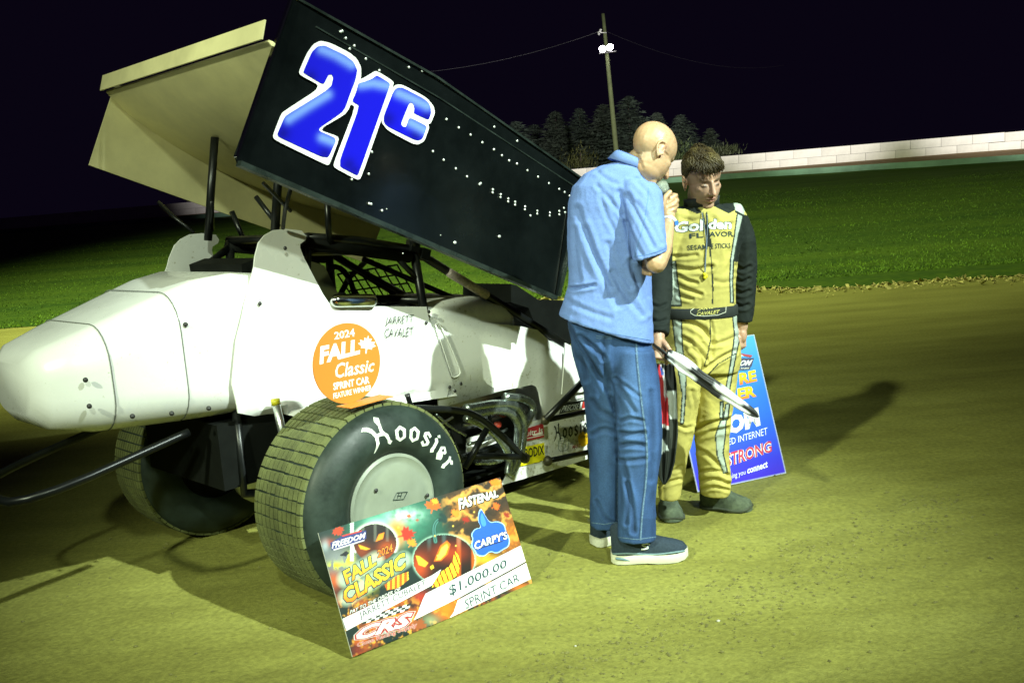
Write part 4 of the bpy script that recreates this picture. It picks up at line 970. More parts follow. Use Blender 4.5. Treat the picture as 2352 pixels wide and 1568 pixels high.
def strip_poly(pts, w):
    """ribbon of width w (photo units) along a polyline"""
    P = np.array(pts, float); d = np.gradient(P, axis=0); d /= np.linalg.norm(d, axis=1, keepdims=True); nn = np.stack([-d[:, 1], d[:, 0]], -1) * w / 2
    v = np.vstack([P + nn, P - nn]); n = len(P); return v, [(k, k + 1, n + k + 1, n + k) for k in range(n - 1)]
def shoe(person, base, heel, toe, mats, sole_h=.034, Ls=.30, high=0, logo=False, name='shoe', wd=1.0):
    heel = np.asarray(heel, float); toe = np.asarray(toe, float); x = toe - heel; x[2] = 0; x /= np.linalg.norm(x); y = np.array([-x[1], x[0], 0]); z = np.array([0, 0, 1.])
    W = lambda p: heel + x * p[0] * Ls / .30 + y * p[1] * wd + z * p[2] - base
    st = [0, .008, .025, .06, .10, .14, .18, .22, .255, .282, .297]; hw = [.016, .026, .034, .037, .037, .040, .046, .049, .046, .034, .012]
    up = [.070, .082, .092, .098, .098, .088, .070, .056, .047, .036, .018]; sp = [.010, .004, 0, 0, .003, .004, 0, 0, .002, .010, .02]
    cyo = [0, 0, 0, -.002, -.004, -.004, -.001, .002, .003, .002, 0]
    sh = empty(name, parent=person)
    g = G(); rings = []
    for k in range(11):
        w = hw[k] + .006; z0 = sp[k]; z1 = sole_h + .35 * sp[k] + (.006 if k in (0, 1, 9, 10) else 0); s2 = []
        for (a, b) in ((-.92, 0), (-1, .3), (-1, .8), (-.94, 1), (0, 1.02), (.94, 1), (1, .8), (1, .3), (.92, 0), (0, -.01)): s2.append(W((st[k], cyo[k] + a * w, z0 + (z1 - z0) * b)))
        rings.append(s2)
    g.loft(rings); fix_normals(g).obj('sole', mats[1], sh, True, 45)
    g = G(); rings = []
    for k in range(11):
        h = up[k] + (high if k < 5 else high * .35 if k == 5 else 0); s2 = []
        for t in np.linspace(0, math.pi, 13):
            ct, s_ = math.cos(t), math.sin(t); s2.append(W((st[k] + (.004 if k == 0 else -.002 if k == 10 else 0), cyo[k] + hw[k] * (abs(ct) ** .75) * (1 if ct > 0 else -1) * (1 - .28 * s_ * (k < 6)), sole_h - .012 + (h + .012) * s_ ** .85)))
        rings.append(s2)
    g.loft(rings); o = fix_normals(g).obj('upper', mats[0], sh, True, 60)
    return sh, W, st, hw, up

# ------------------------------------------------------------------ announcer
AB = at_z(1430, 1285, 0); AB[2] = 0
Ta, La = head_frame(at_y(1500, 353, 4.02), 27, 45, -6)
g = G(); head_parts(g, Ta, True)
hand_chain(g, [(1424, 430, 4.10), (1448, 392, 4.07), (1478, 366, 4.04)], [.075, .060, .058])
hand_chain(g, [(1410, 430, 4.09), (1403, 560, 4.09), (1400, 720, 4.09), (1405, 800, 4.09)], [.085, .095, .090, .085])
hand_chain(g, [(1420, 430, 4.09), (1468, 437, 3.99), (1490, 520, 3.91), (1507, 603, 3.84)], [.05, .052, .046, .043])
hand_chain(g, [(1507, 603, 3.84), (1520, 570, 3.88), (1533, 518, 3.955), (1536, 495, 3.975)], [.043, .043, .029, .027])
g.ell(at_y(1537, 477, 3.985), (.030, .026, .044), rotm('Y', 8))
for i in range(4):
    y0 = 447 + 11.5 * i; k = (0, 3, 2, -2)[i]
    hand_chain(g, [(1540 + k, y0 + 10, 3.975), (1550 + k, y0 + 3, 3.985), (1553 + k, y0 + 2, 4.015), (1538, y0, 4.035), (1524, y0 + 2, 4.03)], [.0115, .0112, .0102, .0096, .0088])
hand_chain(g, [(1527, 492, 3.965), (1522, 472, 3.955), (1528, 453, 3.958), (1539, 441, 3.968)], [.015, .0135, .0118, .0100])
hand_chain(g, [(1410, 440, 4.12), (1395, 445, 4.24), (1440, 590, 4.26), (1470, 612, 4.06)], [.05, .05, .042, .033])
for i in range(4): hand_chain(g, [(1472, 604 + 7 * i, 4.02), (1484, 600 + 9 * i, 3.93), (1494, 603 + 9 * i, 3.895)], [.012, .0105, .009])
for pts in ([(1455, 830, 4.02), (1468, 1000, 4.02), (1462, 1232, 4.02)], [(1380, 830, 4.16), (1390, 1000, 4.17), (1385, 1205, 4.18)]): hand_chain(g, [(1405, 790, 4.09)] + pts, [.08, .075, .055, .024])
v, f = remesh(g, .0034, 6); n = vnormals(v, f); v = v + n * face_sculpt(v, n, La)[:, None]
# tendons and knuckles
v = v + vnormals(v, f) * strokes(v, vnormals(v, f), [([(1550, 462), (1536, 470)], 2.4, -.0025), ([(1554, 474), (1538, 480)], 2.4, -.0025), ([(1552, 487), (1538, 489)], 2.4, -.0025), ([(1460, 392), (1448, 360)], 4, -.0025), ([(1475, 385), (1462, 352)], 4, -.002), ([(1440, 372), (1455, 366), (1470, 366)], 2.2, -.003), ([(1446, 360), (1458, 354), (1472, 353)], 2.2, -.0028), ([(1527, 350), (1534, 358)], 2, -.002)])[:, None]
announcer = mobj('person', v - AB, f, SKIN, None, True, vcol=np.where(v[:, 2:] < .24, np.array([[.02, .03, .05]]), skin_colour(v, La, (.47, .305, .175), 0, (.30, .24, .15), True))); announcer.location = AB
tag(announcer, 'bald man in light blue short sleeved shirt and jeans speaking into a microphone', 'person')
# shirt
g = G(); loft_v(g, [(1440, 374, 4.06, 30, .070), (1430, 383, 4.06, 52, .095), (1420, 400, 4.07, 75, .115), (1412, 428, 4.08, 96, .135), (1409, 465, 4.08, 101, .142), (1407, 520, 4.08, 102, .145), (1404, 570, 4.08, 99, .145), (1401, 625, 4.08, 93, .145), (1400, 665, 4.08, 95, .150, -6), (1397, 705, 4.08, 101, .155, -16), (1394, 735, 4.08, 105, .158, -25), (1392, 756, 4.08, 108, .160, -31)])
loft_v(g, [(1462, 415, 4.0, 42, .07, -6), (1474, 440, 3.975, 44, .080, -2), (1483, 500, 3.93, 42, .082, 6), (1489, 550, 3.89, 40, .080, 9), (1492, 587, 3.868, 38, .078, 11)])
loft_v(g, [(1396, 425, 4.2, 40, .06), (1398, 500, 4.26, 40, .07), (1405, 575, 4.28, 36, .07)])
v, f = remesh(fix_normals(g), .0048, 10); n = vnormals(v, f)
Z8 = lambda P: [(1263.3 + .3296 * a, 229.7 + .3296 * b) for a, b in P]
FOLD = [(Z8([(330, 600), (420, 700), (500, 800)]), 5, -.006), (Z8([(480, 640), (520, 800), (590, 1100)]), 6, -.009), (Z8([(545, 670), (640, 850), (720, 1020)]), 6, -.008), (Z8([(190, 760), (260, 980), (420, 1300)]), 7, -.007), (Z8([(250, 900), (330, 1150), (470, 1430)]), 7, -.007),
        (Z8([(140, 1312), (230, 1308), (310, 1290)]), 4, -.010), (Z8([(610, 720), (690, 850), (770, 1000)]), 5, -.007), (Z8([(530, 850), (590, 980), (640, 1080)]), 5, -.007), (Z8([(560, 1120), (620, 1300), (690, 1470)]), 6, -.008), (Z8([(430, 1200), (520, 1350), (640, 1500)]), 6, -.007), (Z8([(400, 1000), (460, 1180), (560, 1300)]), 6, -.006),
        (Z8([(170, 900), (180, 1100), (200, 1250)]), 6, -.005), (Z8([(350, 660), (380, 780), (470, 950)]), 5, -.005), (Z8([(120, 1400), (260, 1470), (420, 1520)]), 6, -.005), (Z8([(600, 560), (680, 640), (720, 760)]), 5, -.006), (Z8([(330, 500), (400, 560), (470, 590)]), 5, -.004)]
v = v + n * (.85 * strokes(v, n, FOLD) + wrinkle(v, n, .0050, 7, 11, (1.5, 1.5, .5)))[:, None]
n = vnormals(v, f); v = v + n * (wrinkle(v, n, .0018, 22, 12, (1, 1, .6)) + wrinkle(v, n, .0009, 48, 13))[:, None]
SHIRT = cloth_mat('shirt_cotton', (.155, .248, .56), 220, .2)
shirt_bvh = bvh_of(v, f); cover('shirt', v, f, SHIRT, announcer, AB)
# collar
g = G(); R = []
for k, (cx, cy, hw, dp) in enumerate(((1440, 381, 37, .080), (1447, 370, 35, .076), (1452, 360, 33, .072), (1450, 363, 37, .080), (1440, 379, 43, .090))): R.append(ring(cx, cy, 4.055, hw, dp, -14 - k * .5, 40))
g.loft(R, cap=False); co_ = g.obj('collar', SHIRT, announcer, True, base=AB); sm = co_.modifiers.new('thickness', 'SOLIDIFY'); sm.thickness = .004
stitch = M('shirt_stitch', (.12, .24, .50), .9, namt=.05)
print_on('shirt_seam', [(*strip_poly(chaikin([(1490, 432), (1487, 470), (1478, 520), (1466, 560), (1457, 590)], 2, False), 1.6), stitch), (*strip_poly(chaikin([(1310, 664), (1345, 660), (1362, 655)], 1, False), 1.8), stitch), (*strip_poly(chaikin([(1294, 722), (1340, 745), (1400, 764), (1495, 781)], 2, False), 1.2), stitch), (*strip_poly(chaikin([(1457, 590), (1495, 583), (1529, 569)], 1, False), 1.4), stitch)], shirt_bvh, .0012, announcer, AB, each=True)
# jeans
g = G(); loft_v(g, [(1400, 700, 4.085, 92, .125), (1401, 745, 4.085, 97, .135), (1405, 795, 4.085, 92, .132), (1411, 830, 4.09, 84, .120), (1416, 860, 4.10, 74, .095), (1419, 885, 4.105, 60, .06), (1420, 900, 4.105, 40, .03)])
loft_v(g, [(1452, 800, 4.04, 50, .10), (1460, 860, 4.03, 53, .102), (1465, 920, 4.02, 52, .098), (1469, 985, 4.02, 53, .092), (1470, 1030, 4.02, 52, .09), (1466, 1090, 4.02, 47, .082), (1463, 1150, 4.02, 45, .076), (1463, 1205, 4.02, 44.5, .074), (1463, 1237, 4.02, 45, .075, 2)])
loft_v(g, [(1368, 790, 4.11, 58, .105), (1376, 840, 4.12, 54, .112), (1386, 900, 4.14, 46, .108), (1389, 970, 4.165, 42, .092), (1391, 1050, 4.17, 39, .085), (1391, 1130, 4.175, 37, .078), (1389, 1208, 4.18, 35, .075, -2)])
v, f = remesh(fix_normals(g), .0050, 22); n = vnormals(v, f)
Z9 = lambda P: [(1263.3 + .2563 * a, 689.1 + .2563 * b) for a, b in P]
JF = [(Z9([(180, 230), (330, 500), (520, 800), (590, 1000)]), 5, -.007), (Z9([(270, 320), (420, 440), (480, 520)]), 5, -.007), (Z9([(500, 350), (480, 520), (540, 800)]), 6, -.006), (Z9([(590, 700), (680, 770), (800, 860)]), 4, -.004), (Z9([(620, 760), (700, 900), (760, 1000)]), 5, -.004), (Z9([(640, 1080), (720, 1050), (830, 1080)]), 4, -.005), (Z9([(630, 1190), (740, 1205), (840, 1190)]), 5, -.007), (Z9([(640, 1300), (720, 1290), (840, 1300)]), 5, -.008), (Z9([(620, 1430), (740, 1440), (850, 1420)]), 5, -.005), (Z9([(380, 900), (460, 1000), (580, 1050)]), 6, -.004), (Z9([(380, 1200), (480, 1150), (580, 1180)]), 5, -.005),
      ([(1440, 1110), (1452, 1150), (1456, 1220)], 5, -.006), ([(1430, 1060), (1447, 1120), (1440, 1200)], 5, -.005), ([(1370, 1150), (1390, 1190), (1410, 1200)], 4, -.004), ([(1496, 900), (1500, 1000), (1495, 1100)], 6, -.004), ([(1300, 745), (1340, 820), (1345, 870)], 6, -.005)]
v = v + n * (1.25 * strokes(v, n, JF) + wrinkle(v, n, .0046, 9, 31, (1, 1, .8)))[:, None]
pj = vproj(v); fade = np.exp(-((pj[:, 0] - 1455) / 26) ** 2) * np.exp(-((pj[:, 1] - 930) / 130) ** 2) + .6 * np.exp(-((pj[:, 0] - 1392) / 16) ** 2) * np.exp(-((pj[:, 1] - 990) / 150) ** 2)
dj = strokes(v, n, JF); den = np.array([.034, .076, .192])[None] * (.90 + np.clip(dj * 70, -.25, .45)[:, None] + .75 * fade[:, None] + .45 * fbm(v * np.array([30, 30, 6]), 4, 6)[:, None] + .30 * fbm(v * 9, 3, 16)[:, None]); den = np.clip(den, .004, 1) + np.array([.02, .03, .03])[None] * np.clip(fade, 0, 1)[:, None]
DENIM = cloth_mat('denim', (.05, .12, .27), 160, .22, attr=True, bump=.4)
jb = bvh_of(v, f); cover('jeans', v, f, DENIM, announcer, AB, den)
SEAM = M('denim_seam', (.095, .165, .26), .9, namt=.7, nscale=170); DSE = M('denim_dark', (.03, .07, .16), .9, namt=.1)
seam = chaikin([(1461, 787), (1464, 830), (1470, 890), (1477, 950), (1485, 1000), (1487, 1050), (1484, 1110), (1476, 1170), (1471, 1240)], 2, False)
print_on('outer_seam', [(*strip_poly(seam, 3.6), SEAM), (*strip_poly(seam - np.array([3.2, 0]), 1.1), DSE)], jb, .0014, announcer, AB)
print_on('hem_stitching', [(*strip_poly([(1421, 1233), (1463, 1238), (1506, 1232)], 2.0), SEAM), (*strip_poly([(1356, 1199), (1388, 1203), (1418, 1198)], 2.0), SEAM), (*strip_poly(chaikin([(1418, 1090), (1417, 1150), (1417, 1195)], 1, False), 3.2), SEAM)], jb, .0014, announcer, AB)
print_on('pocket_stitching', [(*strip_poly([(1369, 771), (1392, 773), (1411, 772)], 1.4), SEAM), (*strip_poly([(1369, 776), (1390, 777), (1410, 777)], 1.0), SEAM), (*strip_poly(chaikin([(1300, 740), (1330, 800), (1352, 830), (1372, 870)], 2, False), 1.0), DSE)], jb, .0014, announcer, AB)
# shoes
NAVY = cloth_mat('sneaker_knit', (.026, .040, .058), 120, .35, .8); SOLE = M('sneaker_sole', (.60, .60, .48), .6, namt=.12, nscale=25)
hl = at_z(1406, 1297, 0); te = at_z(1586, 1289, 0); Ls = np.linalg.norm((te - hl)[:2])
sh, W, st, hw, up = shoe(announcer, AB, hl + np.array([0, .036, 0]), te + np.array([0, .036, 0]), [NAVY, SOLE], .040, Ls, .045, wd=1.0)
sh['label'] = 'navy sneaker with white sole nearest the camera'
g = G()
for k in range(5): x_ = .135 + k * .017; g.tube([W((x_, -.026 + .002 * k, .128 - .011 * k)), W((x_ + .004, 0, .138 - .012 * k)), W((x_, .026, .128 - .011 * k))], .003, 6)
g.tube([W((.125, -.01, .137)), W((.11, -.03, .135)), W((.13, -.045, .10))], .0028, 6); g.obj('laces', M('lace', (.16, .18, .17), .8), sh)
lg = G(); P = [W((a, b, c)) for a, b, c in ((.152, -.043, .089), (.140, -.042, .093), (.126, -.041, .091), (.122, -.0425, .085), (.136, -.0435, .080), (.146, -.0445, .075), (.138, -.045, .069), (.118, -.0445, .068))]; lg.tube(P, .0042, 6, smoothpath=1); lg.obj('shoe_logo', M('shoe_logo', (.55, .6, .58), .5), sh, True)
lg = G(); lg.capsule([W((.022, -.0405, .030)), W((.05, -.044, .026)), W((.075, -.0435, .018))], [.006, .0055, .002], 8); lg.obj('sole_accent', M('sole_accent', (.10, .17, .20), .6), sh, True)
ml = G(); ml.tube([W((s_, -(h_ + .003), .047 + .004 * math.sin(s_ * 30))) for s_, h_ in zip(st[1:-1], hw[1:-1])], .0045, 6); ml.obj('midsole_line', M('midsole_line', (.14, .22, .24), .7), sh, True)
hl2 = at_z(1347, 1262, 0); d2 = np.array([.85, .42, 0]); sh2, W2, *_ = shoe(announcer, AB, hl2 + np.array([.03, .035, 0]), hl2 + np.array([.03, .035, 0]) + d2 * .29, [NAVY, SOLE], .042, .29, .055)
G().tube([W2((.0, .0, .125)), W2((-.014, .0, .135)), W2((-.012, 0, .12))], .002, 5).obj('heel_loop', M('lace'), sh2)
# wristband and watch
def band(person, base, a, b, r, w, mat, name, fl=1.0):
    a = np.asarray(a); b = np.asarray(b); d = (b - a) / np.linalg.norm(b - a); c = a
    G().tube([c - d * w / 2, c - d * w / 2 + d * .001, c + d * w / 2 - d * .001, c + d * w / 2], [r - .002, r, r, r - .002], 28).obj(name, mat, person, True, 50, base)
wa = at_y(1535, 509, 3.968); wb = at_y(1531, 523, 3.948)
band(announcer, AB, wa, wb, .0335, .017, M('paper_band', (.70, .76, .70), .5, namt=.25, nscale=60), 'wristband')
G().box(at_y(1553, 512, 3.95) - AB, (.014, .02, .018)).obj('wristband_tab', M('blue_tab', (.04, .16, .55), .4), announcer)

# microphone
mic = empty('microphone', at_y(1526, 450, 4.005)); MB_ = np.array(mic.location); tag(mic, 'grey handheld microphone with mesh head held by the bald man', 'microphone')
ax0 = at_y(1538, 505, 4.03); ax1 = at_y(1517, 415, 3.99); dm = (ax1 - ax0) / np.linalg.norm(ax1 - ax0); mt = at_y(1517.5, 417, 3.99) - MB_
Lm = lambda d, r: (mt - dm * d, r)
def mseg(L, name, mat): G().tube([q[0] for q in L], [q[1] for q in L], 22).obj(name, mat, mic, True, 50)
mseg([Lm(-.002, .004), Lm(.002, .016), Lm(.008, .023), Lm(.018, .0265), Lm(.034, .0265)], 'mesh_grille', M('mic_mesh', (.30, .34, .28), .5, .6, namt=.3, nscale=200, bump=.8, bscale=700))
mseg([Lm(.034, .0275), Lm(.040, .0275)], 'grille_ring', M('mic_ring', (.42, .46, .40), .35, .8)); mseg([Lm(.040, .0255), Lm(.056, .020), Lm(.066, .0165)], 'neck', M('mic_body', (.25, .29, .24), .45, .4)); mseg([Lm(.066, .017), Lm(.075, .0165), Lm(.17, .012)], 'handle', M('mic_black', (.012, .012, .012), .5))

# ------------------------------------------------------------------ driver
DB = at_z(1600, 1190, 0); DB[2] = 0
Td, Ld = head_frame(at_y(1614, 414, 4.41), -73, 19, 4)
g = G(); head_parts(g, Td, jaw=1.15)
hand_chain(g, [(1612, 520, 4.48), (1611, 480, 4.46), (1610, 440, 4.44)], [.085, .064, .060])
hand_chain(g, [(1612, 530, 4.48), (1606, 640, 4.48), (1604, 760, 4.48), (1606, 830, 4.48)], [.085, .09, .085, .08])
LA = [(1684, 508, 4.50), (1704, 610, 4.55), (1704, 725, 4.56), (1703, 752, 4.56)]; LR = [.050, .044, .032, .030]
RA = [(1552, 508, 4.44), (1516, 620, 4.44), (1511, 740, 4.30), (1512, 778, 4.26)]; RR_ = [.050, .044, .034, .029]
hand_chain(g, [(1616, 515, 4.48)] + LA, [.05] + LR); hand_chain(g, [(1616, 515, 4.48)] + RA, [.05] + RR_)
g.ell(at_y(1517, 796, 4.245), (.036, .026, .042), rotm('Y', -20))
hand_chain(g, [(1525, 806, 4.225), (1529, 820, 4.215), (1531, 834, 4.225)], [.0110, .0102, .0092]); hand_chain(g, [(1523, 785, 4.235), (1532, 795, 4.205), (1540, 807, 4.20)], [.0135, .0120, .0105])
for i in range(3): hand_chain(g, [(1519 - 6 * i, 808 + i, 4.225), (1519 - 6 * i, 821 - i, 4.212), (1524 - 6 * i, 824 - i, 4.235), (1526 - 5 * i, 815, 4.25)], [.0112, .0102, .0095, .009])
g.ell(at_y(1703, 768, 4.56), (.026, .034, .042))
for i in range(4): hand_chain(g, [(1697 + 4 * i, 775, 4.535 + .016 * i), (1698 + 4 * i, 795, 4.53 + .016 * i), (1695 + 4 * i, 806 - 3 * i, 4.545 + .016 * i)], [.0105, .0095, .0085])
hand_chain(g, [(1692, 760, 4.54), (1687, 775, 4.52), (1689, 787, 4.515)], [.012, .0105, .009])
for pts in ([(1566, 860, 4.46), (1562, 1000, 4.46), (1538, 1135, 4.47)], [(1642, 860, 4.50), (1638, 1000, 4.52), (1645, 1125, 4.55)]): hand_chain(g, [(1606, 820, 4.48)] + pts, [.075, .065, .048, .024])
v, f = remesh(g, .0034, 6); n = vnormals(v, f); v = v + n * face_sculpt(v, n, Ld)[:, None]
driver = mobj('person', v - DB, f, SKIN, None, True, vcol=np.where(v[:, 2:] < .24, np.array([[.02, .02, .02]]), skin_colour(v, Ld, (.47, .29, .195), .45))); driver.location = DB
tag(driver, 'brown haired racing driver in yellow and black fire suit holding a checkered flag', 'person')
# hair: scalp cap and curly locks
def scalp_cover(P):
    x, y, z = P.T; return (z > .078 + .010 * np.sin(y * 90) - .75 * np.clip(.035 - x, 0, .2) - .25 * np.clip(np.abs(y) - .05, 0, .05)) & (z > -.055 - .2 * x) & ~((x > .004) & (z < .030))
hc = G(); cap = G().ell((-.016, 0, .040), (.1015, .0815, .0915), None, 40, 28); P = np.array(cap.v); ok = scalp_cover(P)
fz = [q for q in cap.f if all(ok[i] for i in q)]
HAIR = M('hair', attr=True, rough=.55, namt=.35, nscale=70, spec=.35)
V = []; Fc = []; VC = []
def add_lock(p, nn, d, L, r, col):
    pts = []; q = np.array(p); w = d.copy(); ph = random.uniform(0, 6.28); side = np.cross(nn, d)
    for k in range(6):
        pts.append(q.copy()); q = q + (w + side * .7 * math.sin(ph + k * 1.3)) * L / 5 + nn * L * (.10 if k < 2 else -.05)
    t = G().tube([Td(x) for x in pts], [r * .8, r, r, r * .9, r * .7, r * .15], 4); k = len(V); V.extend(t.v); Fc.extend([tuple(i + k for i in q_) for q_ in t.f]); VC.extend([col] * len(t.v))
for a in range(4600):
    u = np.random.randn(3); u /= np.linalg.norm(u); p = u * np.array([.102, .082, .092]) + np.array([-.016, 0, .040])
    if not scalp_cover(p[None])[0]: continue
    nn = u / np.array([.102, .082, .092]); nn /= np.linalg.norm(nn)
    tp = np.clip((p[2] - .05) / .07, 0, 1); lift = -.004 + tp * (.004 + .020 * max(0, fbm(p[None] * 26, 2, 77)[0] + .25)) + .008 * tp * np.clip((p[0] - .02) / .06, 0, 1); p = p + nn * lift
    topw = np.clip((p[2] - .07) / .05, 0, 1); flow = np.array([.8 + .5 * fbm(p[None] * 22, 2, 5)[0], 1.6 * fbm(p[None] * 20, 2, 15)[0], -.15]) * topw + np.array([-.1, 0, -1.0]) * (1 - topw); flow = flow - nn * (flow @ nn); flow /= np.linalg.norm(flow) + 1e-6
    fr = np.clip((p[0] - .0) / .06, 0, 1); L = (.014 + .040 * topw * (.5 + .8 * fr)) * random.uniform(.6, 1.3)
    sh_ = random.uniform(.6, 1.25); base = np.array([.040, .028, .010]) * sh_; lit_tint = np.array([.125, .098, .032]); w_ = topw * np.clip(1.3 * fbm(p[None] * 30, 2, 3)[0] + .12 * fr, 0, .7)  # lit highlight on the crown put into the lock colour as a paler tint
    add_lock(p + nn * .002, nn, flow, L, .0021 + .0014 * topw * random.random(), tuple(base * (1 - w_) + lit_tint * w_))
k = len(V); V.extend([Td(p) for p in P]); Fc.extend([tuple(i + k for i in q) for q in fz]); VC.extend([(.035, .026, .012)] * len(P))
tag(mobj('hair', np.array(V) - DB, Fc, HAIR, driver, True, vcol=np.array(VC)), kind=None)
# fire suit
arm_rows = []
g = G(); loft_v(g, [(1611, 470, 4.45, 38, .070, 3), (1613, 480, 4.46, 48, .085, 3), (1620, 484, 4.47, 64, .10, 4), (1624, 496, 4.475, 80, .115, 4), (1621, 530, 4.48, 84, .128, 3), (1614, 565, 4.48, 84, .138, 2), (1608, 610, 4.48, 82, .140), (1604, 660, 4.48, 82, .138), (1602, 700, 4.48, 85, .135), (1603, 740, 4.48, 88, .138), (1606, 790, 4.48, 92, .138), (1608, 825, 4.48, 93, .13), (1608, 850, 4.48, 88, .12)])
loft_v(g, [(1566, 800, 4.465, 48, .10), (1565, 850, 4.46, 46, .10), (1566, 900, 4.46, 40, .095), (1566, 950, 4.46, 35, .085), (1560, 1000, 4.46, 31, .08), (1550, 1050, 4.465, 29, .074), (1542, 1095, 4.47, 27.5, .07), (1538, 1125, 4.47, 26, .066), (1537, 1143, 4.47, 24, .062)])
loft_v(g, [(1648, 800, 4.50, 46, .10), (1648, 850, 4.50, 46, .10), (1643, 900, 4.505, 45, .096), (1637, 950, 4.51, 43, .09), (1635, 1000, 4.52, 40, .084), (1637, 1050, 4.53, 38, .078), (1642, 1095, 4.54, 37.5, .074), (1643, 1120, 4.55, 36, .07), (1642, 1135, 4.55, 32, .064)])
sl = [(1620, 505, 4.48), (1684, 500, 4.50), (1699, 540, 4.52), (1707, 610, 4.55), (1706, 680, 4.56), (1704, 738, 4.56)]; sr = [.07, .072, .072, .064, .058, .050]
rl = [(1612, 510, 4.48), (1552, 506, 4.44), (1536, 545, 4.44), (1516, 620, 4.44), (1511, 700, 4.35), (1511, 768, 4.272)]; rr_ = [.07, .072, .072, .066, .058, .050]
g.tube([at_y(*p) for p in sl], sr, 20); g.tube([at_y(*p) for p in rl], rr_, 20)
v, f = remesh(fix_normals(g), .0042, 20); n = vnormals(v, f)
SF = [([(1540, 588), (1570, 590), (1600, 586)], 4, -.006), ([(1545, 612), (1590, 622), (1635, 612)], 5, -.008), ([(1556, 632), (1580, 645), (1600, 650)], 4, -.007), ([(1556, 655), (1585, 668), (1610, 676)], 4, -.007), ([(1560, 680), (1590, 688)], 4, -.005), ([(1640, 645), (1660, 650), (1680, 645)], 5, -.004), ([(1565, 735), (1615, 752), (1634, 785)], 6, -.010), ([(1568, 775), (1600, 795), (1622, 825)], 5, -.010), ([(1622, 845), (1655, 822), (1688, 806)], 5, -.009), ([(1590, 800), (1612, 822), (1614, 850)], 5, -.010), ([(1640, 790), (1665, 785), (1690, 772)], 5, -.006), ([(1632, 740), (1640, 780), (1634, 820)], 4, -.006),
      ([(1598, 985), (1630, 972), (1680, 962)], 5, -.010), ([(1598, 1003), (1640, 990), (1672, 985)], 5, -.007), ([(1600, 1030), (1630, 1045), (1660, 1080)], 5, -.007), ([(1602, 1085), (1640, 1078), (1676, 1092)], 4, -.008), ([(1606, 1106), (1640, 1098), (1676, 1112)], 4, -.008), ([(1610, 1124), (1645, 1116), (1675, 1126)], 3.5, -.006), ([(1530, 1085), (1548, 1080), (1566, 1070)], 4, -.007), ([(1518, 1112), (1540, 1106), (1562, 1100)], 4, -.007), ([(1590, 900), (1600, 940), (1595, 970)], 5, -.006), ([(1558, 975), (1575, 985), (1590, 978)], 4, -.007), ([(1566, 500), (1590, 510), (1612, 500)], 5, -.005),
      ([(1690, 640), (1705, 650), (1720, 640)], 4, -.007), ([(1690, 668), (1705, 676), (1720, 668)], 4, -.007), ([(1690, 700), (1705, 706), (1718, 700)], 4, -.007), ([(1690, 610), (1706, 622), (1722, 612)], 4, -.006), ([(1496, 700), (1512, 706), (1528, 700)], 4, -.007), ([(1496, 735), (1512, 740), (1528, 735)], 4, -.007), ([(1638, 500), (1660, 520), (1680, 515)], 5, -.004)]
v = v + n * (1.1 * strokes(v, n, SF) + wrinkle(v, n, .0050, 9, 51, (1, 1, 1.4)))[:, None]
n = vnormals(v, f); v = v + n * wrinkle(v, n, .0014, 24, 52)[:, None]
pj = vproj(v); fc = facing(v, vnormals(v, f))
GOLD = np.array([.44, .388, .108]); BLK_ = np.array([.013, .018, .016]); SIL = np.array([.34, .40, .34])
c = np.tile(GOLD, (len(v), 1))
def limb_mask(pts, r, k0):
    m = np.zeros(len(v), bool)
    for a in range(k0, len(pts) - 1):
        p, q = at_y(*pts[a]), at_y(*pts[a + 1]); e = q - p; t = np.clip(((v - p) @ e) / (e @ e), 0 if a > k0 else .12, 1.02); d = np.linalg.norm(v - p - t[:, None] * e, axis=1); m |= d < (r[a] * (1 - np.clip(t, 0, 1)) + r[a + 1] * np.clip(t, 0, 1)) * 1.10 + .003
    return m
armL = limb_mask(sl, sr, 2) & (pj[:, 0] > 1680); armR = limb_mask(rl, rr_, 2) & (pj[:, 0] < 1545)
def paint(poly, col, front=True):
    m = inpoly(pj, poly)
    if front: m &= fc
    c[m] = col
back = (~fc) & (pj[:, 1] < 700) & (vnormals(v, f)[:, 1] > .35); c[back] = BLK_
c[armL] = BLK_; c[armR] = BLK_
for lft in ([(1534, 600), (1552, 600), (1556, 640), (1565, 702), (1541, 702), (1534, 650)], [(1543, 722), (1565, 722), (1567, 785), (1570, 812), (1576, 860), (1575, 905), (1570, 972), (1563, 973), (1567, 905), (1559, 860), (1552, 800)], [(1694, 488), (1707, 496), (1694, 550), (1685, 600), (1683, 650), (1685, 695), (1678, 695), (1676, 640), (1678, 595), (1686, 545)], [(1682, 719), (1693, 719), (1701, 773), (1694, 800), (1684, 850), (1676, 895), (1667, 893), (1675, 850), (1684, 795), (1687, 770)], [(1676, 925), (1672, 962), (1660, 968), (1667, 928)], [(1655, 966), (1668, 962), (1666, 1000), (1661, 1040), (1671, 1084), (1662, 1087), (1647, 1045), (1643, 1000)], [(1655, 922), (1661, 922), (1660, 960), (1653, 960)]):
    m = inpoly(pj, lft) & fc & ~armL & ~armR; edge = fc & (seg_dist(pj, lft, True) < 1.5) & ~armL & ~armR; c[m] = SIL; c[edge] = BLK_ * 2
paint([(1646, 447), (1675, 456), (1685, 465), (1690, 481), (1674, 491), (1637, 472)], BLK_); paint([(1675, 455), (1700, 462), (1712, 474), (1709, 494), (1689, 484), (1685, 466)], SIL); paint([(1689, 483), (1709, 493), (1708, 498), (1688, 488)], BLK_)
paint([(1540, 450), (1560, 430), (1580, 452), (1600, 474), (1613, 488), (1600, 491), (1575, 480), (1540, 478)], BLK_); paint([(1527, 470), (1546, 470), (1540, 560), (1526, 560)], BLK_); paint([(1707, 494), (1730, 494), (1735, 600), (1686, 602), (1695, 550)], BLK_)
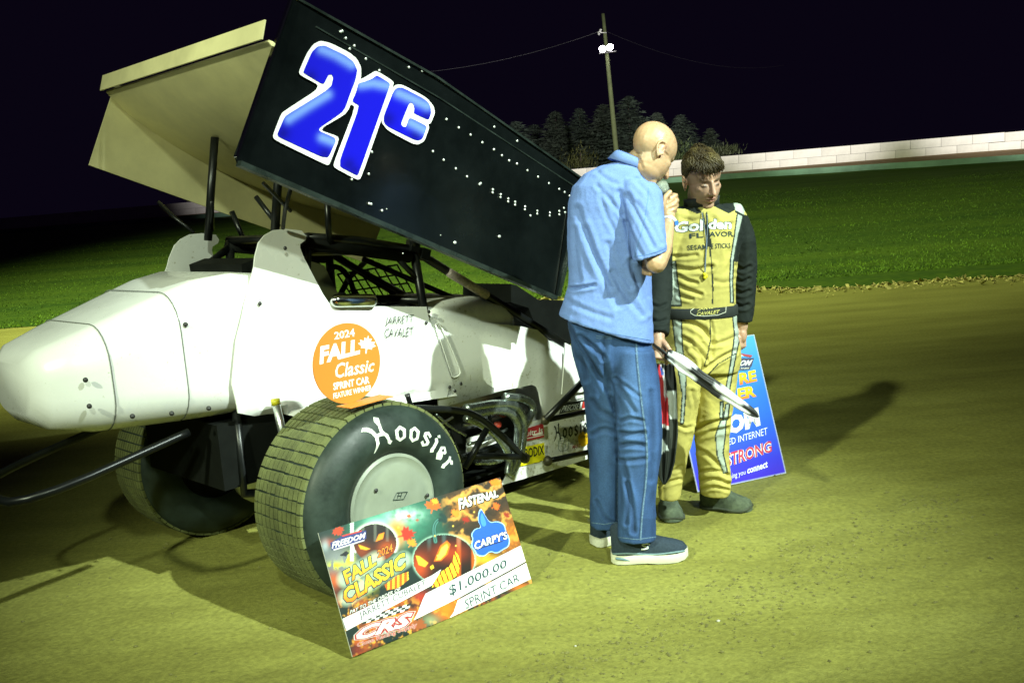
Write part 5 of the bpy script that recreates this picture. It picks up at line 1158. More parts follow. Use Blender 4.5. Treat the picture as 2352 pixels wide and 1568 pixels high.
for ln, w_ in (([(1623, 488), (1625, 530), (1629, 560), (1634, 600), (1637, 650), (1637, 697)], 1.3), ([(1631, 724), (1632, 780), (1626, 812), (1618, 840)], 1.0), ([(1614, 488), (1620, 520), (1625, 545)], 1.2), ([(1620, 868), (1650, 835), (1690, 812)], .9)):
    c[fc & (seg_dist(pj, ln) < w_ + .4)] = BLK_ * 1.5
c[fc & inpoly(pj, [(1619, 516), (1629, 512), (1632, 545), (1636, 570), (1624, 566)])] = BLK_ * 1.2
SUIT = cloth_mat('fire_suit', (.5, .45, .1), 45, .10, attr=True)
db = bvh_of(v, f); cover('fire_suit', v, f, SUIT, driver, DB, c)
# collar band
g = G(); R = [ring(1611, 474, 4.452, 37, .072, 3, 40), ring(1611, 462, 4.448, 36, .070, 4, 40), ring(1611, 453, 4.445, 37.5, .074, 5, 40)]; g.loft(R, cap=False)
cb = g.obj('suit_collar', M('suit_black', (.013, .018, .016), .85, namt=.2, nscale=60), driver, True, base=DB); sm = cb.modifiers.new('thickness', 'SOLIDIFY'); sm.thickness = .006
# belt with name patch
belt_rows = [ring(1602, 700, 4.48, 88, .142, 4, 56), ring(1602, 702, 4.48, 90, .145, 4, 56), ring(1602, 721, 4.48, 91, .146, 4, 56), ring(1602, 724, 4.48, 89, .143, 4, 56)]
g = G(); g.loft(belt_rows); g = fix_normals(g); belt = g.obj('belt', M('suit_black'), driver, True, 50, DB); bb = bvh_of(np.array(g.v), g.f)
YI = (.55, .52, .14)
bp_ = chaikin([(1582, 716), (1598, 706), (1650, 700), (1668, 700), (1666, 722), (1600, 727)], 1)
print_on('belt_patch', [(*strip_poly(np.vstack([bp_, bp_[:1]]), 1.3), (.62, .64, .5)), (*text_quad('JARRETT', [(1604, 706), (1655, 700), (1655, 709), (1602, 715)], .2, .02), YI), (*text_quad('CAVALET', [(1601, 717), (1653, 711), (1652, 720), (1600, 725)], .2, .02), YI)], bb, .0015, driver, DB, maxlen=8)
# chest lettering
NB = (.012, .03, .03); WHT = (.72, .78, .74); GI = (.03, .06, .05)
Ql = [(1549, 511), (1616, 503), (1617, 530), (1549, 535)]; Qr = [(1627, 503), (1680, 503), (1680, 526), (1627, 527)]
def grow(q, d): q = np.array(q, float); cc_ = q.mean(0); return [tuple(p + np.sign(p - cc_) * d) for p in q]
print_on('chest_lettering', [(*text_quad('Gol', Ql, .08, .035, .035), GI), (*text_quad('den', Qr, .08, .035, .035), GI), (*text_quad('Gol', Ql, .08, .035), WHT), (*text_quad('den', Qr, .08, .035), WHT),
    (*text_quad('FL', [(1583, 537), (1615, 534), (1616, 545), (1584, 548)], 0, .02), NB), (*text_quad('AVOR', [(1629, 532), (1683, 531), (1684, 543), (1629, 544)], 0, .02), NB), (*text_quad('SESAM', [(1578, 564), (1624, 561), (1625, 572), (1579, 575)], 0, .004), NB), (*text_quad('E STICKS', [(1634, 560), (1677, 558), (1677, 569), (1634, 571)], 0, .004), NB)], db, .0009, driver, DB, .00025, 3, True)
# ear plug cord
def on(b, x, y, o):
    d = ray(x, y); d = d / np.linalg.norm(d); h = b.ray_cast(Vector(CAM), Vector(d)); return np.array(h[0]) - d * o
for k, pts in enumerate(([(1612, 488), (1620, 530), (1623, 560), (1620, 590), (1618, 626)], [(1624, 492), (1625, 540), (1622, 580), (1621, 600), (1620, 626)])):
    G().tube([on(db, x, y, .006) - DB for x, y in pts], .0016, 6, smoothpath=2).obj('ear_plug_cord', M('cord_blue', (.14, .19, .26), .5), driver, True)
for (x, y) in ((1618, 630), (1622, 634), (1619, 637)): G().ell(on(db, x, y, .01) - DB, (.008, .007, .009), nu=10, nv=8).obj('ear_plug', M('plug_yellow', (.75, .68, .01), .5), driver, True)
# driving shoes
SUEDE = cloth_mat('dusty_suede', (.075, .095, .062), 40, .45, .9); RS = M('shoe_sole', (.045, .055, .035), .8, namt=.3)
tr_ = at_z(1733, 1178, 0); hr_ = at_z(1612, 1166, 0); Lr = np.linalg.norm((tr_ - hr_)[:2])
s1, W1, *_ = shoe(driver, DB, hr_ + np.array([0, .03, 0]), tr_ + np.array([0, .03, 0]), [SUEDE, RS], .016, Lr, .10, wd=1.12)
tl_ = at_z(1548, 1211, 0); hl_ = at_z(1530, 1165, 0) + np.array([.02, .07, 0]); s2, W2_, *_ = shoe(driver, DB, hl_, tl_, [SUEDE, RS], .016, .31, .10, wd=1.15)
for s_, Wf in ((s1, W1), (s2, W2_)):
    g = G(); g.loft([[Wf((.10 + a, b, .138 - .32 * a + .02 * math.cos(b * 30) - (abs(b) ** 2) * 18)) for b in np.linspace(-.04, .04, 9)] for a in (0, .02, .045, .06)], cap=False, closed=False); o = g.obj('strap', SUEDE, s_, True); m_ = o.modifiers.new('thickness', 'SOLIDIFY'); m_.thickness = .006
    G().box(Wf((.165, -.008, .108)), (.02, .014, .006)).obj('strap_tag', M('strap_tag', (.45, .35, .28), .6), s_)
# ================================================================== printed boards and flags
PRINT = M('print', attr=True, rough=.42, namt=.03, nscale=30, spec=.4)
FOAM = M('foam_board_edge', (.72, .73, .70), .7, namt=.05)
def frame_from(p0, e, up):
    n_ = np.cross(e, up); m = Matrix.Identity(4)
    for i in range(3): m[i][0] = e[i]; m[i][1] = up[i]; m[i][2] = n_[i]; m[i][3] = p0[i]
    return m, n_
class Board:
    """flat board standing on the ground; photo units map onto its face"""
    def __init__(s, name, p0, e, lean, w, h, th):
        back = np.array([-e[1], e[0], 0]); a = math.radians(lean); s.up = np.array([0, 0, 1.]) * math.cos(a) + back * math.sin(a); s.e = e; s.p0 = np.asarray(p0, float); s.w = w; s.h = h
        m, s.n = frame_from(p0, e, s.up); s.o = empty(name); s.o.matrix_world = m
        G().box((w / 2, h / 2, -th / 2 - .0006), (w, h, th)).obj('board', FOAM, s.o)
    def uv(s, P):
        return np.array([((at_plane(x, y, s.p0, s.n) - s.p0) @ s.e, (at_plane(x, y, s.p0, s.n) - s.p0) @ s.up) for x, y in P])
    def photo(s, uv):
        return vproj(s.p0 + uv[:, :1] * s.e + uv[:, 1:] * s.up)
    def face(s, name, nx, ny, fn, mat=PRINT):
        X, Y = np.meshgrid(np.linspace(0, s.w, nx), np.linspace(0, s.h, ny)); uv = np.stack([X.ravel(), Y.ravel()], -1); i = np.arange(nx * ny).reshape(ny, nx)
        f = np.stack([i[:-1, :-1], i[:-1, 1:], i[1:, 1:], i[1:, :-1]], -1).reshape(-1, 4)
        return mobj(name, np.hstack([uv, np.zeros((len(uv), 1))]), f, mat, s.o, vcol=np.clip(fn(uv, s.photo(uv)), 0, 1))
    def prints(s, name, items, z0=.0006, step=.0004):
        g = G(); mats = []
        for k, (v, f, c) in enumerate(items):
            m = c if not isinstance(c, tuple) else ink(c)
            if m not in mats: mats.append(m)
            q = s.uv(v); q[:, 0] = np.clip(q[:, 0], .001, s.w - .001); q[:, 1] = np.clip(q[:, 1], .001, s.h - .001)
            g.add(np.hstack([q, np.full((len(q), 1), z0 + step * k)]), f, mats.index(m))
        return g.obj(name, mats, s.o)
    def gradtext(s, name, v, f, stops, z):
        v, f = split_long(v, f, 3.0); q = s.uv(v); t = (v[:, 1] - v[:, 1].min()) / (np.ptp(v[:, 1]) + 1e-6) * .55 + .45 * np.clip((q[:, 1].max() - q[:, 1]) / (np.ptp(q[:, 1]) + 1e-6), 0, 1)
        xs_ = [a for a, _ in stops]; col = np.stack([np.interp(t, xs_, [b[k] for _, b in stops]) for k in range(3)], -1)
        return mobj(name, np.hstack([q, np.full((len(q), 1), z)]), f, PRINT, s.o, vcol=col)

# ------------------------------------------------------------------ giant cheque
pBL = at_z(810, 1508, .004); pBR = at_z(1224, 1342, .004); e = pBR - pBL; CW = float(np.linalg.norm(e)); e /= CW
chk = Board('prize_cheque', pBL, e, 21, CW, .462, .005)
tag(chk.o, 'oversized prize cheque with pumpkin artwork leaning on the rear wheel', 'cheque')
Z6 = lambda P: [(689.06 + .3226 * a, 1062.3 + .3226 * b) for a, b in P]
def star_leaf(cx, cy, r, rot, sq=.9):
    L_ = [(0, -1.0), (.14, -.62), (.42, -.72), (.36, -.34), (.86, -.42), (.72, -.12), (1.0, .02), (.58, .28), (.62, .48), (.22, .42), (.10, .50), (.08, 1.0), (-.04, 1.0), (-.06, .50), (-.22, .42), (-.62, .48), (-.58, .28), (-1.0, .02), (-.72, -.12), (-.86, -.42), (-.36, -.34), (-.42, -.72), (-.14, -.62)]
    c_, s_ = math.cos(rot), math.sin(rot); return [(cx + r * (a * c_ - b * s_), cy + r * sq * (a * s_ + b * c_)) for a, b in L_]
def cheque_art(uv, ph):
    X = (ph[:, 0] - 689.06) / .3226; Y = (ph[:, 1] - 1062.3) / .3226; P = np.stack([X, Y], -1); Q = np.stack([X / 90, Y / 90, 0 * X], -1)
    n1 = fbm(Q, 4, 2); n2 = fbm(Q * 3.1, 3, 7); c = np.tile(np.array(srgb(16, 36, 32)), (len(X), 1))
    def mix(w, col): nonlocal c; w = np.clip(w, 0, 1)[:, None]; c = c * (1 - w) + np.array(col) * w
    def fill(poly, col, soft=0): mix(inpoly(P, poly).astype(float) if not soft else np.clip(.5 + np.where(inpoly(P, poly), 1, -1) * seg_dist(P, poly, True) / soft, 0, 1), col)
    blob = lambda x, y, rx, ry: np.exp(-(((X - x) / rx) ** 2 + ((Y - y) / ry) ** 2))
    mix(.9 * blob(680, 430, 260, 170) * (.9 + .6 * n1), srgb(70, 160, 130)); mix(1.1 * blob(745, 375, 110, 45) * (.8 + n2), srgb(190, 235, 215)); mix(.7 * blob(560, 420, 80, 30), srgb(160, 215, 200))
    # swirling gold on the right
    right = np.clip((X - 980 - .2 * (Y - 300)) / 90, 0, 1) * (Y < 900); mix(.85 * right, srgb(58, 44, 30)); sw = np.sin((X * .55 + Y * 1.0) / 26 + 5 * n1 + 1.5 * np.sin(X / 120)); mix(right * np.clip(sw - .25, 0, 1) * 1.2, srgb(205, 150, 70)); mix(right * np.clip(-sw - .6, 0, 1), srgb(20, 24, 18))
    mix(.9 * blob(1500, 520, 90, 120) * (.5 + .8 * np.abs(n2)), srgb(225, 130, 30)); mix(.9 * blob(1320, 690, 120, 40), srgb(215, 160, 40)); mix(.8 * blob(1150, 320, 70, 70) * (.5 + n2), srgb(230, 150, 60))
    # grey left, yellow dabs
    mix(.85 * blob(270, 700, 130, 110), srgb(135, 140, 142)); mix(1.0 * blob(255, 730, 60, 26) * (n2 > -.15), srgb(205, 215, 40)); mix(1.0 * blob(350, 690, 35, 45) * (n2 > -.2), srgb(220, 225, 50)); mix(.9 * blob(455, 860, 75, 55) * (n2 > -.1), srgb(225, 225, 40)); mix(.9 * (np.abs(X - 370) < 14) * (Y < 700) * (Y > 420), srgb(190, 215, 200))
    mix(blob(205, 570, 45, 30) * (n1 > 0), srgb(150, 60, 40)); mix(.9 * blob(180, 590, 25, 40), srgb(150, 165, 170)); fill([(280, 660), (330, 625), (350, 640), (330, 665)], srgb(25, 30, 35))
    # fire low down
    low = np.clip((Y - 930) / 70, 0, 1); mix(.9 * low * np.clip(n1 * 2.4 + .15, 0, 1), srgb(200, 95, 25)); mix(.8 * low * np.clip(n2 * 3 - .3, 0, 1), srgb(235, 170, 60)); mix(blob(1040, 1040, 85, 80), srgb(225, 120, 25)); mix(.7 * blob(930, 1120, 60, 40), srgb(150, 160, 120)); mix(blob(860, 960, 60, 50) * .8, srgb(180, 50, 30)); mix(.9 * blob(410, 1330, 45, 50), srgb(120, 40, 25)); mix(.9 * blob(1590, 890, 90, 30), srgb(200, 110, 30)); mix(.8 * blob(240, 840, 50, 60), srgb(205, 90, 20)); mix(.6 * blob(240, 960, 50, 60), srgb(110, 30, 20))
    # small pumpkin with a pale rim and orange glow
    mix(1.2 * blob(690, 500, 55, 75), srgb(245, 140, 40)); r2 = ((X - 535) / 152) ** 2 + ((Y - 570) / 135) ** 2; mix(np.exp(-((np.sqrt(r2) - 1.03) / .09) ** 2) * (Y < 640), srgb(200, 205, 190)); mix((r2 < 1) * 1.0, srgb(28, 24, 20)); mix((r2 < 1) * np.clip(np.cos((X - 535) / 152 * 11) - .5, 0, 1) * .9 * (Y < 560), srgb(120, 125, 115)); mix((r2 < 1) * blob(620, 620, 60, 60) * .9, srgb(190, 80, 20)); mix((r2 < 1) * blob(440, 630, 60, 60) * .6, srgb(150, 60, 20))
    fill([(415, 582), (440, 590), (500, 612), (470, 620), (430, 612)], srgb(250, 170, 30), 6); fill([(540, 560), (560, 510), (600, 495), (590, 540)], srgb(250, 140, 30), 6); fill([(480, 660), (640, 600), (650, 650), (600, 690), (500, 720)], srgb(130, 50, 15), 8)
    # big pumpkin
    r2 = ((X - 1025) / 218) ** 2 + ((Y - 690) / 178) ** 2; inn = r2 < 1; mix(np.exp(-((np.sqrt(r2) - 1.0) / .05) ** 2) * .8, srgb(150, 190, 170)); mix(inn * 1.0, srgb(24, 18, 12)); u = (X - 1025) / 218
    mix(inn * np.clip(np.cos(u * 13) - .35, 0, 1) * np.clip((X - 1050) / 60, 0, 1), srgb(225, 105, 20)); mix(inn * np.clip(np.cos(u * 13) - .4, 0, 1) * np.clip((640 - Y) / 80, 0, 1) * .8, srgb(70, 105, 105)); mix(inn * blob(850, 740, 60, 90) * .9, srgb(190, 70, 20)); mix(inn * blob(1060, 640, 110, 60) * .7, srgb(180, 60, 15))
    fill([(955, 700), (1000, 590), (1045, 555), (1070, 580), (1050, 650), (1005, 695)], srgb(240, 120, 20), 10); fill([(972, 690), (1008, 605), (1045, 578), (1055, 598), (1035, 650), (1000, 685)], srgb(255, 225, 80), 6); fill([(825, 660), (850, 665), (912, 712), (890, 740), (845, 725)], srgb(250, 190, 50), 8); fill([(925, 740), (945, 725), (955, 745), (935, 760)], srgb(255, 210, 40), 5)
    mo = [(940, 885), (960, 830), (1010, 770), (1060, 740), (1090, 690), (1100, 625), (1130, 660), (1140, 720), (1125, 790), (1080, 835), (1000, 880)]; mw_ = inpoly(P, mo); teeth = np.sin((X * .9 - Y * .35) / 5.6) > -.55; mix(mw_ * 1.0, srgb(150, 60, 10)); mix((mw_ & teeth) * 1.0, srgb(252, 220, 45)); mix((mw_ & (np.abs(np.sin((X + Y) / 9)) < .08)) * .8, srgb(120, 60, 10))
    # ribbed orange gourd
    gd = inpoly(P, [(600, 870), (690, 800), (770, 775), (775, 830), (700, 890), (620, 905)]); mix(gd * 1.0, srgb(190, 90, 20)); mix(gd * (np.sin(X / 5.5) > .2), srgb(250, 190, 50))
    sd = seg_dist(P, chaikin([(965, 560), (950, 470), (970, 415), (1010, 400), (1040, 425), (1030, 385), (1005, 370)], 2, False)); mix(np.clip(1.6 - sd / 13, 0, 1), srgb(24, 52, 48)); mix(np.exp(-((sd - 7) / 4) ** 2) * .6 * (X < 985), srgb(90, 160, 150))
    for (x, y, r, ro, col) in ((945, 305, 62, .2, (225, 95, 30)), (760, 510, 70, 1.3, (180, 45, 28)), (795, 570, 42, .6, (240, 140, 40)), (1105, 360, 40, .9, (235, 130, 40)), (1390, 142, 46, .2, (235, 120, 30)), (270, 483, 48, 2.6, (200, 60, 25)), (1395, 310, 34, 1.2, (225, 100, 30)), (775, 380, 22, .3, (170, 80, 50)), (835, 408, 14, 0, (160, 80, 50)), (1180, 405, 32, .4, (150, 40, 25)), (1470, 372, 30, .8, (140, 50, 30)), (960, 275, 30, .5, (250, 160, 40)), (850, 1150, 60, .4, (150, 80, 40))):
        fill(star_leaf(x, y, r, ro), srgb(*col), 7)
    for (x, y) in ((1195, 270), (1240, 350), (1090, 450), (960, 520), (1150, 230), (700, 460), (980, 660), (1110, 590)): mix(blob(x, y, 5, 5) * 1.2, srgb(255, 215, 90))
    # pale halo behind the big lettering
    d = np.minimum(seg_dist(P, [(320, 830), (540, 690)]), seg_dist(P, [(330, 960), (740, 690)])); mix(np.clip((74 - d) / 40, 0, 1) * .6, srgb(190, 215, 190))
    return c
chk.face('cheque_print', 330, 180, cheque_art)
tx = lambda s_, q, sh=0, of=0: text_quad(s_, Z6(q), sh, of)
qd = lambda q: (np.array(Z6(q)), [tuple(range(len(q)))])
tq = lambda q: tri_poly(Z6(q))
WT = (.80, .81, .78); TEAL = (.015, .05, .045)
OR = [(0, srgb(255, 235, 60)), (.45, srgb(255, 205, 50)), (1, srgb(245, 120, 20))]
def outlined(b, nm, s_, q, sh, of, grow_, stops, z):
    v, f = text_quad(s_, Z6(q), sh, of, grow_); b.prints(nm + '_outline', [(v, f, TEAL)], z); v, f = tx(s_, q, sh, of); b.gradtext(nm, v, f, stops, z + .0005)
outlined(chk, 'event_word', 'FALL', [(295, 778), (528, 645), (545, 722), (332, 866)], .1, .03, .055, OR, .0006)
outlined(chk, 'event_word', 'CLASSIC', [(288, 912), (742, 632), (757, 742), (332, 1012)], .1, .035, .05, OR, .0010)
chk.prints('year', [(*text_quad('2024', Z6([(548, 625), (655, 572), (661, 630), (553, 675)]), .1, .01, .06), (.02, .01, .005)), (*tx('2024', [(548, 625), (655, 572), (661, 630), (553, 675)], .1, .01), srgb(245, 130, 25))])
chk.prints('track_name', [(*tq([(215, 570), (300, 520), (470, 480), (472, 540), (225, 622)]), srgb(40, 45, 110)), (*tx('FREEDOM', [(224, 566), (466, 494), (468, 532), (226, 612)], .25, .03), WT), (*tq([(235, 615), (460, 545), (455, 556), (240, 626)]), srgb(190, 190, 195)), (*tq([(300, 515), (440, 480), (436, 490), (300, 527)]), srgb(190, 50, 50))])
chk.prints('sponsor_name', [(*tx('FASTENAL', [(1131, 262), (1411, 199), (1418, 249), (1138, 343)], .05, .05), (.02, .02, .015)), (*tx('FASTENAL', [(1125, 255), (1405, 192), (1412, 242), (1132, 336)], .05, .04), WT)])
blobp = [(1285, 322), (1318, 380), (1352, 432), (1400, 418), (1450, 440), (1458, 480), (1487, 540), (1482, 592), (1442, 612), (1400, 642), (1352, 622), (1312, 662), (1262, 652), (1250, 622), (1223, 592), (1236, 540), (1222, 510), (1250, 470), (1296, 465), (1265, 410)]
cen = np.array([1355, 520]); big = [tuple(cen + (np.array(p) - cen) * 1.06) for p in blobp]
chk.prints('sponsor_emblem', [(*tri_poly(chaikin(Z6(big), 2)), srgb(150, 190, 235)), (*tri_poly(chaikin(Z6(blobp), 2)), srgb(25, 85, 210)), (*tri_poly(chaikin(Z6([(1290, 345), (1310, 385), (1330, 440), (1300, 460), (1280, 410)]), 2)), srgb(60, 130, 240)), (*text_quad("CARPY'S", Z6([(1238, 560), (1470, 484), (1476, 541), (1241, 622)]), 0, .025, .07), (.01, .03, .12)), (*tx("CARPY'S", [(1238, 560), (1470, 484), (1476, 541), (1241, 622)], 0, .025), WT), (*tq([(1285, 600), (1442, 552), (1442, 560), (1285, 610)]), (.01, .03, .1))])
bar1 = [(297, 1112), (940, 800), (1005, 757), (985, 800), (938, 872), (330, 1195)]; bar2 = [(808, 1120), (840, 1060), (872, 975), (895, 930), (1572, 588), (1610, 700), (1120, 966)]; bar3 = [(1068, 1112), (1095, 1060), (1122, 978), (1620, 708), (1652, 822)]
g1 = lambda q: tri_poly([p for p in Z6(q)])
chk.prints('white_bar', [(*g1(bar1), WT)]); chk.prints('white_bar', [(*g1(bar2), WT)]); chk.prints('white_bar', [(*g1(bar3), WT)])
INKT = (.012, .05, .055)
chk.prints('amount', [(*tx('$1,000.00', [(1052, 878), (1466, 682), (1477, 748), (1068, 958)], .08, .014), INKT)], .0011); chk.prints('class_name', [(*tx('SPRINT CAR', [(1166, 978), (1550, 785), (1566, 842), (1182, 1042)], .05, .004), INKT)], .0011)
chk.prints('handwritten_name', [(*tx('JARRETT CUBALET', [(414, 1066), (890, 828), (905, 882), (432, 1122)], .05, 0), (.02, .03, .05))], .0011)
chk.prints('order_line', [(*text_quad('PAY TO THE ORDER OF', Z6([(352, 1052), (715, 882), (718, 906), (355, 1078)]), .25, .005, .06), (.01, .012, .012)), (*tx('PAY TO THE ORDER OF', [(352, 1052), (715, 882), (718, 906), (355, 1078)], .25, .005), WT)])
ck = []
for i in range(11):
    for j in range(3):
        p = lambda a, b: (440 + a * 30 + b * 7, 1150 - a * 9.2 - b * 17)
        ck.append((np.array(Z6([p(i, j), p(i + 1, j), p(i + 1, j + 1), p(i, j + 1)])), [(3, 2, 1, 0)], WT if (i + j) % 2 else (.015, .02, .015)))
chk.prints('checker_strip', ck, .0004, .00001)
rd = (.40, .03, .03)
CQ = Z6([(405, 1180), (802, 1058), (797, 1152), (396, 1266)])
chk.prints('supply_logo', [(*text_quad('CRS', CQ, .3, .04, .09), (.55, .55, .52)), (*text_quad('CRS', CQ, .3, .04, .06), rd), (*text_quad('CRS', CQ, .3, .04), WT)], .0009)
chk.prints('supply_line', [(*text_quad('Close Racing Supply', Z6([(404, 1284), (830, 1136), (833, 1172), (410, 1318)]), 0, .01, .04), (.5, .5, .46)), (*tx('Close Racing Supply', [(404, 1284), (830, 1136), (833, 1172), (410, 1318)], 0, .01), (.5, .05, .04))], .0009)

# ------------------------------------------------------------------ orange winner disc standing on the tyre
TD = .885; dc = tr(798, 834, TD); dr = .158
disc = empty('winner_disc', CO + CU * dc[0] + CN * TD + np.array([0, 0, .84]), math.radians(90) - CA); tag(disc, 'round orange card with white lettering standing on the rear tyre', 'sign')
DL = lambda x, y, t: (tr(x, y, t)[0] - dc[0], -(t - TD), tr(x, y, t)[1] - .84)
ORANGE = M('orange_card', (.66, .215, .028), .5, namt=.03)
cz = dc[1] - .84
g = G(); g.loft([[(dr * math.cos(a), y, cz + dr * math.sin(a)) for a in np.linspace(0, 6.2832, 65)[:-1]] for y in (.004, -.0015)]); fix_normals(g).obj('card', ORANGE, disc)
g = G(); g.box((.045, -.03, .006), (.22, .085, .003), rotm('Z', 4)); g.obj('card_foot', ORANGE, disc)
def dprint(nm, v, f, off=.0022): g = G(); g.add([DL(p[0], p[1], TD + off) for p in v], f); g.obj(nm, WINK, disc)
for s_, q, sh_, of in (('2024', [(766, 763), (813, 754), (816, 772), (768, 780)], .1, .02), ('FALL', [(731, 796), (824, 778), (828, 812), (734, 837)], .15, .05), ('Classic', [(768, 834), (859, 824), (862, 852), (772, 869)], .35, .015), ('SPRINT CAR', [(765, 879), (848, 863), (849, 880), (766, 896)], 0, .03), ('FEATURE WINNER', [(765, 903), (853, 883), (854, 895), (766, 916)], 0, .02)):
    v, f = text_quad(s_, q, sh_, of); dprint('lettering', v, f)
lf = star_leaf(843, 791, 21, .15, 1.0)
v, f = tri_poly(lf); dprint('leaf_symbol', v, f)

# ------------------------------------------------------------------ blue sign leaning on the front wheel
b1 = at_z(1610, 1128, .004); b2 = at_z(1764, 1095, .004); e2 = b2 - b1; e2[2] = 0; e2 /= np.linalg.norm(e2)
sg = Board('sponsor_sign', b1 - e2 * .02, e2, 18, .56, .772, .006); tag(sg.o, 'blue sponsor sign leaning behind the racing driver', 'sign')
def sign_art(uv, ph):
    t = uv[:, 1] / .772; xs_ = [0, .12, .35, .6, 1]; C_ = [srgb(62, 40, 205), srgb(50, 52, 215), srgb(35, 95, 225), srgb(40, 120, 230), srgb(75, 175, 235)]
    c = np.stack([np.interp(t, xs_, [q[k] for q in C_]) for k in range(3)], -1); ed = np.minimum(np.minimum(uv[:, 0], .56 - uv[:, 0]), np.minimum(uv[:, 1], .772 - uv[:, 1])); c[ed < .003] = (.5, .55, .6); return c * (1 + .06 * fbm(np.hstack([uv * 9, uv[:, :1] * 0]), 3, 4)[:, None])
sg.face('sign_print', 60, 84, sign_art)
GY = [(0, srgb(255, 240, 30)), (.5, srgb(255, 200, 25)), (1, srgb(240, 90, 30))]
for s_, q in (('RE', [(1697, 857), (1735, 849), (1739, 875), (1699, 884)]), ('ER', [(1693, 892), (1734, 884), (1738, 910), (1695, 919)])):
    v, f = text_quad(s_, q, 0, .05); sg.gradtext('lettering', v, f, GY, .0008)
v, f = tri_poly([(1583, 925), (1590, 922), (1594, 940), (1598, 922), (1604, 922), (1597, 952), (1592, 955)]); sg.gradtext('lettering', v, f, GY, .0008)
sg.prints('logo', [(*tri_poly([(1686, 822), (1732, 822), (1726, 842), (1684, 843)]), (.04, .05, .12)), (*text_quad('DOM', [(1688, 828), (1729, 826), (1724, 839), (1685, 841)], .25, .04), WT), (*tri_poly([(1684, 844), (1724, 842), (1722, 849), (1682, 851)]), (.02, .03, .05)), (*text_quad('RTS PARK', [(1686, 845), (1722, 843), (1721, 847), (1685, 849)], 0, .01), WT), (*tri_poly([(1690, 814), (1718, 816), (1720, 819), (1690, 818)]), (.6, .7, .75)), (*tri_poly([(1700, 811), (1728, 816), (1724, 821), (1708, 818)]), (.4, .05, .06))])
sg.prints('brand_lettering', [(*text_quad('OM', [(1669, 957), (1741, 934), (1747, 977), (1672, 1000)], 0, .06), WT)]); sg.prints('line_lettering', [(*text_quad('EED INTERNET', [(1665, 1010), (1762, 981), (1763, 997), (1666, 1024)], 0, 0), WT)])
sg.prints('slogan_lettering', [(*text_quad('STRONG', [(1667, 1041), (1771, 1011), (1773, 1037), (1668, 1074)], 0, .06), WT), (*text_quad('STRONG', [(1667, 1041), (1771, 1011), (1773, 1037), (1668, 1074)], 0, .015), (.55, .03, .08))])
sg.prints('tag_lettering', [(*text_quad('ping you', [(1676, 1088), (1712, 1078), (1712, 1092), (1676, 1104)], 0, 0), WT), (*text_quad('connect', [(1716, 1074), (1763, 1058), (1763, 1073), (1716, 1088)], 0, .03), WT)])

# ------------------------------------------------------------------ checkered flags
FLAG = M('flag_nylon', attr=True, rough=.5, namt=.08, nscale=40, spec=.35)
path = chaikin([(1531, 811), (1560, 831), (1600, 860), (1650, 896), (1700, 930), (1742, 957)], 2, False); nP = len(path); NS = 40
wv = np.interp(np.linspace(0, 1, nP), [0, .1, .25, .5, .75, .88, 1], [8, 11.5, 14, 13.5, 11, 7.5, 1.5])
V = []; VC = []; BKc = (.014, .015, .015); WKc = (.66, .68, .70)
for k, (x, y) in enumerate(path):
    t = k / (nP - 1); Yd = 4.19 - .05 * t; c0 = at_y(x, y, Yd); d = at_y(*path[min(k + 1, nP - 1)], Yd) - at_y(*path[max(k - 1, 0)], Yd); d /= np.linalg.norm(d); a_ = np.cross(d, [0, 1., 0]); a_ /= np.linalg.norm(a_); b_ = np.cross(d, a_)
    for j in range(NS):
        th = 2 * math.pi * j / NS; rr = wv[k] * mpv(Yd) * (1 + .10 * math.sin(k * 1.7) * math.sin(2 * th) + .10 * math.sin(k * .9 + 2) + .26 * math.sin(5 * th + 2.2 * t) + .08 * math.sin(11 * th - 5 * t)); V.append(c0 + (a_ * math.cos(th) + b_ * math.sin(th) * .8) * rr)
        sec = int(((th + .5 * t + .4) % 6.283) / 6.283 * 5); off = (0, .05, -.03, .04, -.05)[sec]; tt = t + off
        sgm = 0 if tt < .09 else 1 if tt < .37 else 2 if tt < .60 else 3 if tt < .82 else 4
        blackv = sgm in (0, 4) or (sgm == 2 and sec != 4) or (sgm in (1, 3) and sec == 3 and t > .2); VC.append(BKc if blackv else WKc)
fl = [(i * NS + j, i * NS + (j + 1) % NS, (i + 1) * NS + (j + 1) % NS, (i + 1) * NS + j) for i in range(nP - 1) for j in range(NS)]
fb = at_y(1531, 811, 4.19); flag = empty('checkered_flag', fb); tag(flag, 'furled black and white checkered flag pointing down to the right', 'flag', None)
mobj('furled_cloth', np.array(V) - fb, fl, FLAG, flag, True, vcol=np.array(VC))
G().tube([at_y(1500, 790, 4.235) - fb, at_y(1530, 811, 4.195) - fb, at_y(1742, 957, 4.14) - fb], .006, 8).obj('stick', M('flag_stick', (.03, .03, .03), .5), flag, True)
g = G(); rp = [at_y(x, y, 4.165) - fb for x, y in ((1588, 838), (1596, 840), (1606, 849), (1600, 852))]; g.add(rp + [p + np.array([0, .004, 0]) for p in rp], [(0, 1, 2, 3), (7, 6, 5, 4), (0, 4, 5, 1), (1, 5, 6, 2), (2, 6, 7, 3), (3, 7, 4, 0)]); g.obj('red_corner', M('flag_red', (.5, .05, .05), .6), flag)
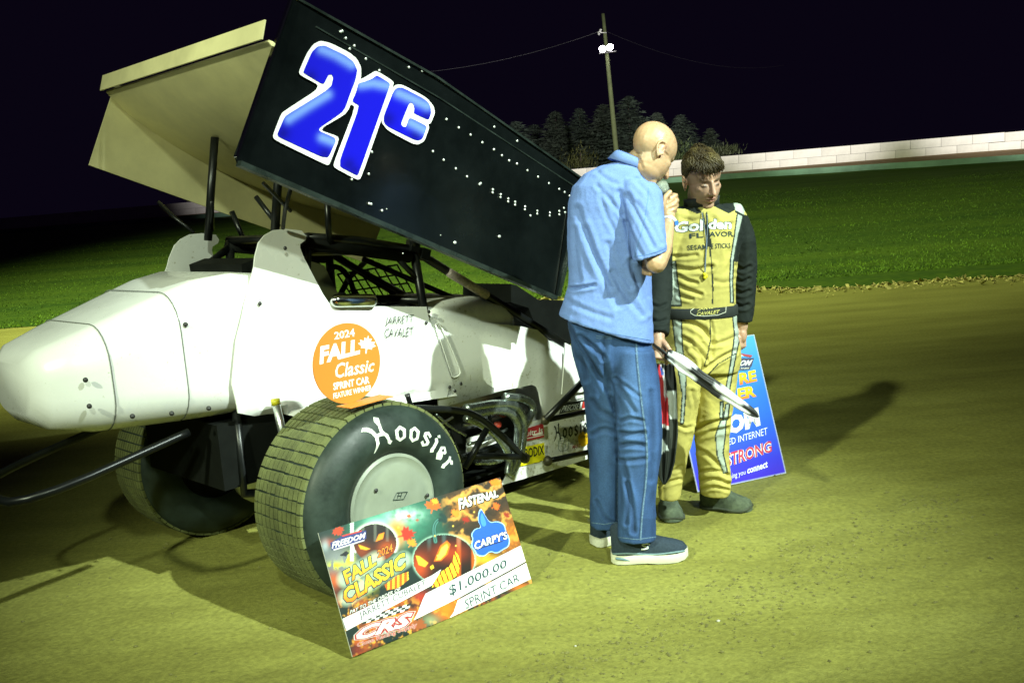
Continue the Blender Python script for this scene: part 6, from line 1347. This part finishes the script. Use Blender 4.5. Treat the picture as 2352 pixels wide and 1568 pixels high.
# hanging flag
nv_, nu_ = 70, 36; rows = [835, 880, 960, 1000, 1060, 1095, 1112]; lx_ = [1506, 1499, 1499, 1500, 1505, 1513, 1523]; rx_ = [1548, 1555, 1557, 1557, 1551, 1541, 1528]
V = []; PH = []
for i in range(nv_):
    y = 835 + (1112 - 835) * i / (nv_ - 1); l = np.interp(y, rows, lx_); r = np.interp(y, rows, rx_)
    for j in range(nu_):
        u = j / (nu_ - 1); Yd = 4.285 + .010 * math.sin(u * 15 + y * .008) * min(1, (y - 825) / 60) + .005 * math.sin(u * 31 + y * .02); x = l + (r - l) * (u + .03 * math.sin(u * 15 + 1)); V.append(at_y(x, y, Yd)); PH.append((x, y))
PH = np.array(PH); c = np.tile(np.array([.020, .024, .020]), (len(V), 1))
for poly, col in (([(1495, 850), (1517, 836), (1529, 870), (1534, 920), (1536, 986), (1514, 976), (1495, 930)], (.48, .03, .04)), ([(1516, 836), (1524, 846), (1532, 880), (1533, 908), (1529, 922), (1524, 905), (1524, 880)], (.62, .60, .62)), ([(1514, 838), (1522, 845), (1524, 862), (1519, 862)], (.05, .12, .45)), ([(1512, 970), (1537, 978), (1537, 986), (1514, 978)], (.66, .68, .66)), ([(1527, 833), (1552, 833), (1553, 898), (1532, 900)], (.012, .013, .012)), ([(1532, 899), (1554, 899), (1556, 963), (1538, 963)], (.62, .66, .64)), ([(1515, 998), (1537, 1031), (1515, 1043), (1500, 1040)], (.55, .60, .58)), ([(1538, 962), (1556, 962), (1556, 1030), (1540, 1030)], (.045, .05, .042))):
    c[inpoly(PH, poly)] = col
hb = at_y(1527, 835, 4.285); i = np.arange(nv_ * nu_).reshape(nv_, nu_); ff = np.stack([i[:-1, :-1], i[:-1, 1:], i[1:, 1:], i[1:, :-1]], -1).reshape(-1, 4)
hf = mobj('checkered_flag', np.array(V) - hb, ff, FLAG, None, True, vcol=c); hf.location = hb; sm = hf.modifiers.new('thickness', 'SOLIDIFY'); sm.thickness = .002
tag(hf, 'hanging checkered flag with red panel draped beside the denim leg', 'flag')
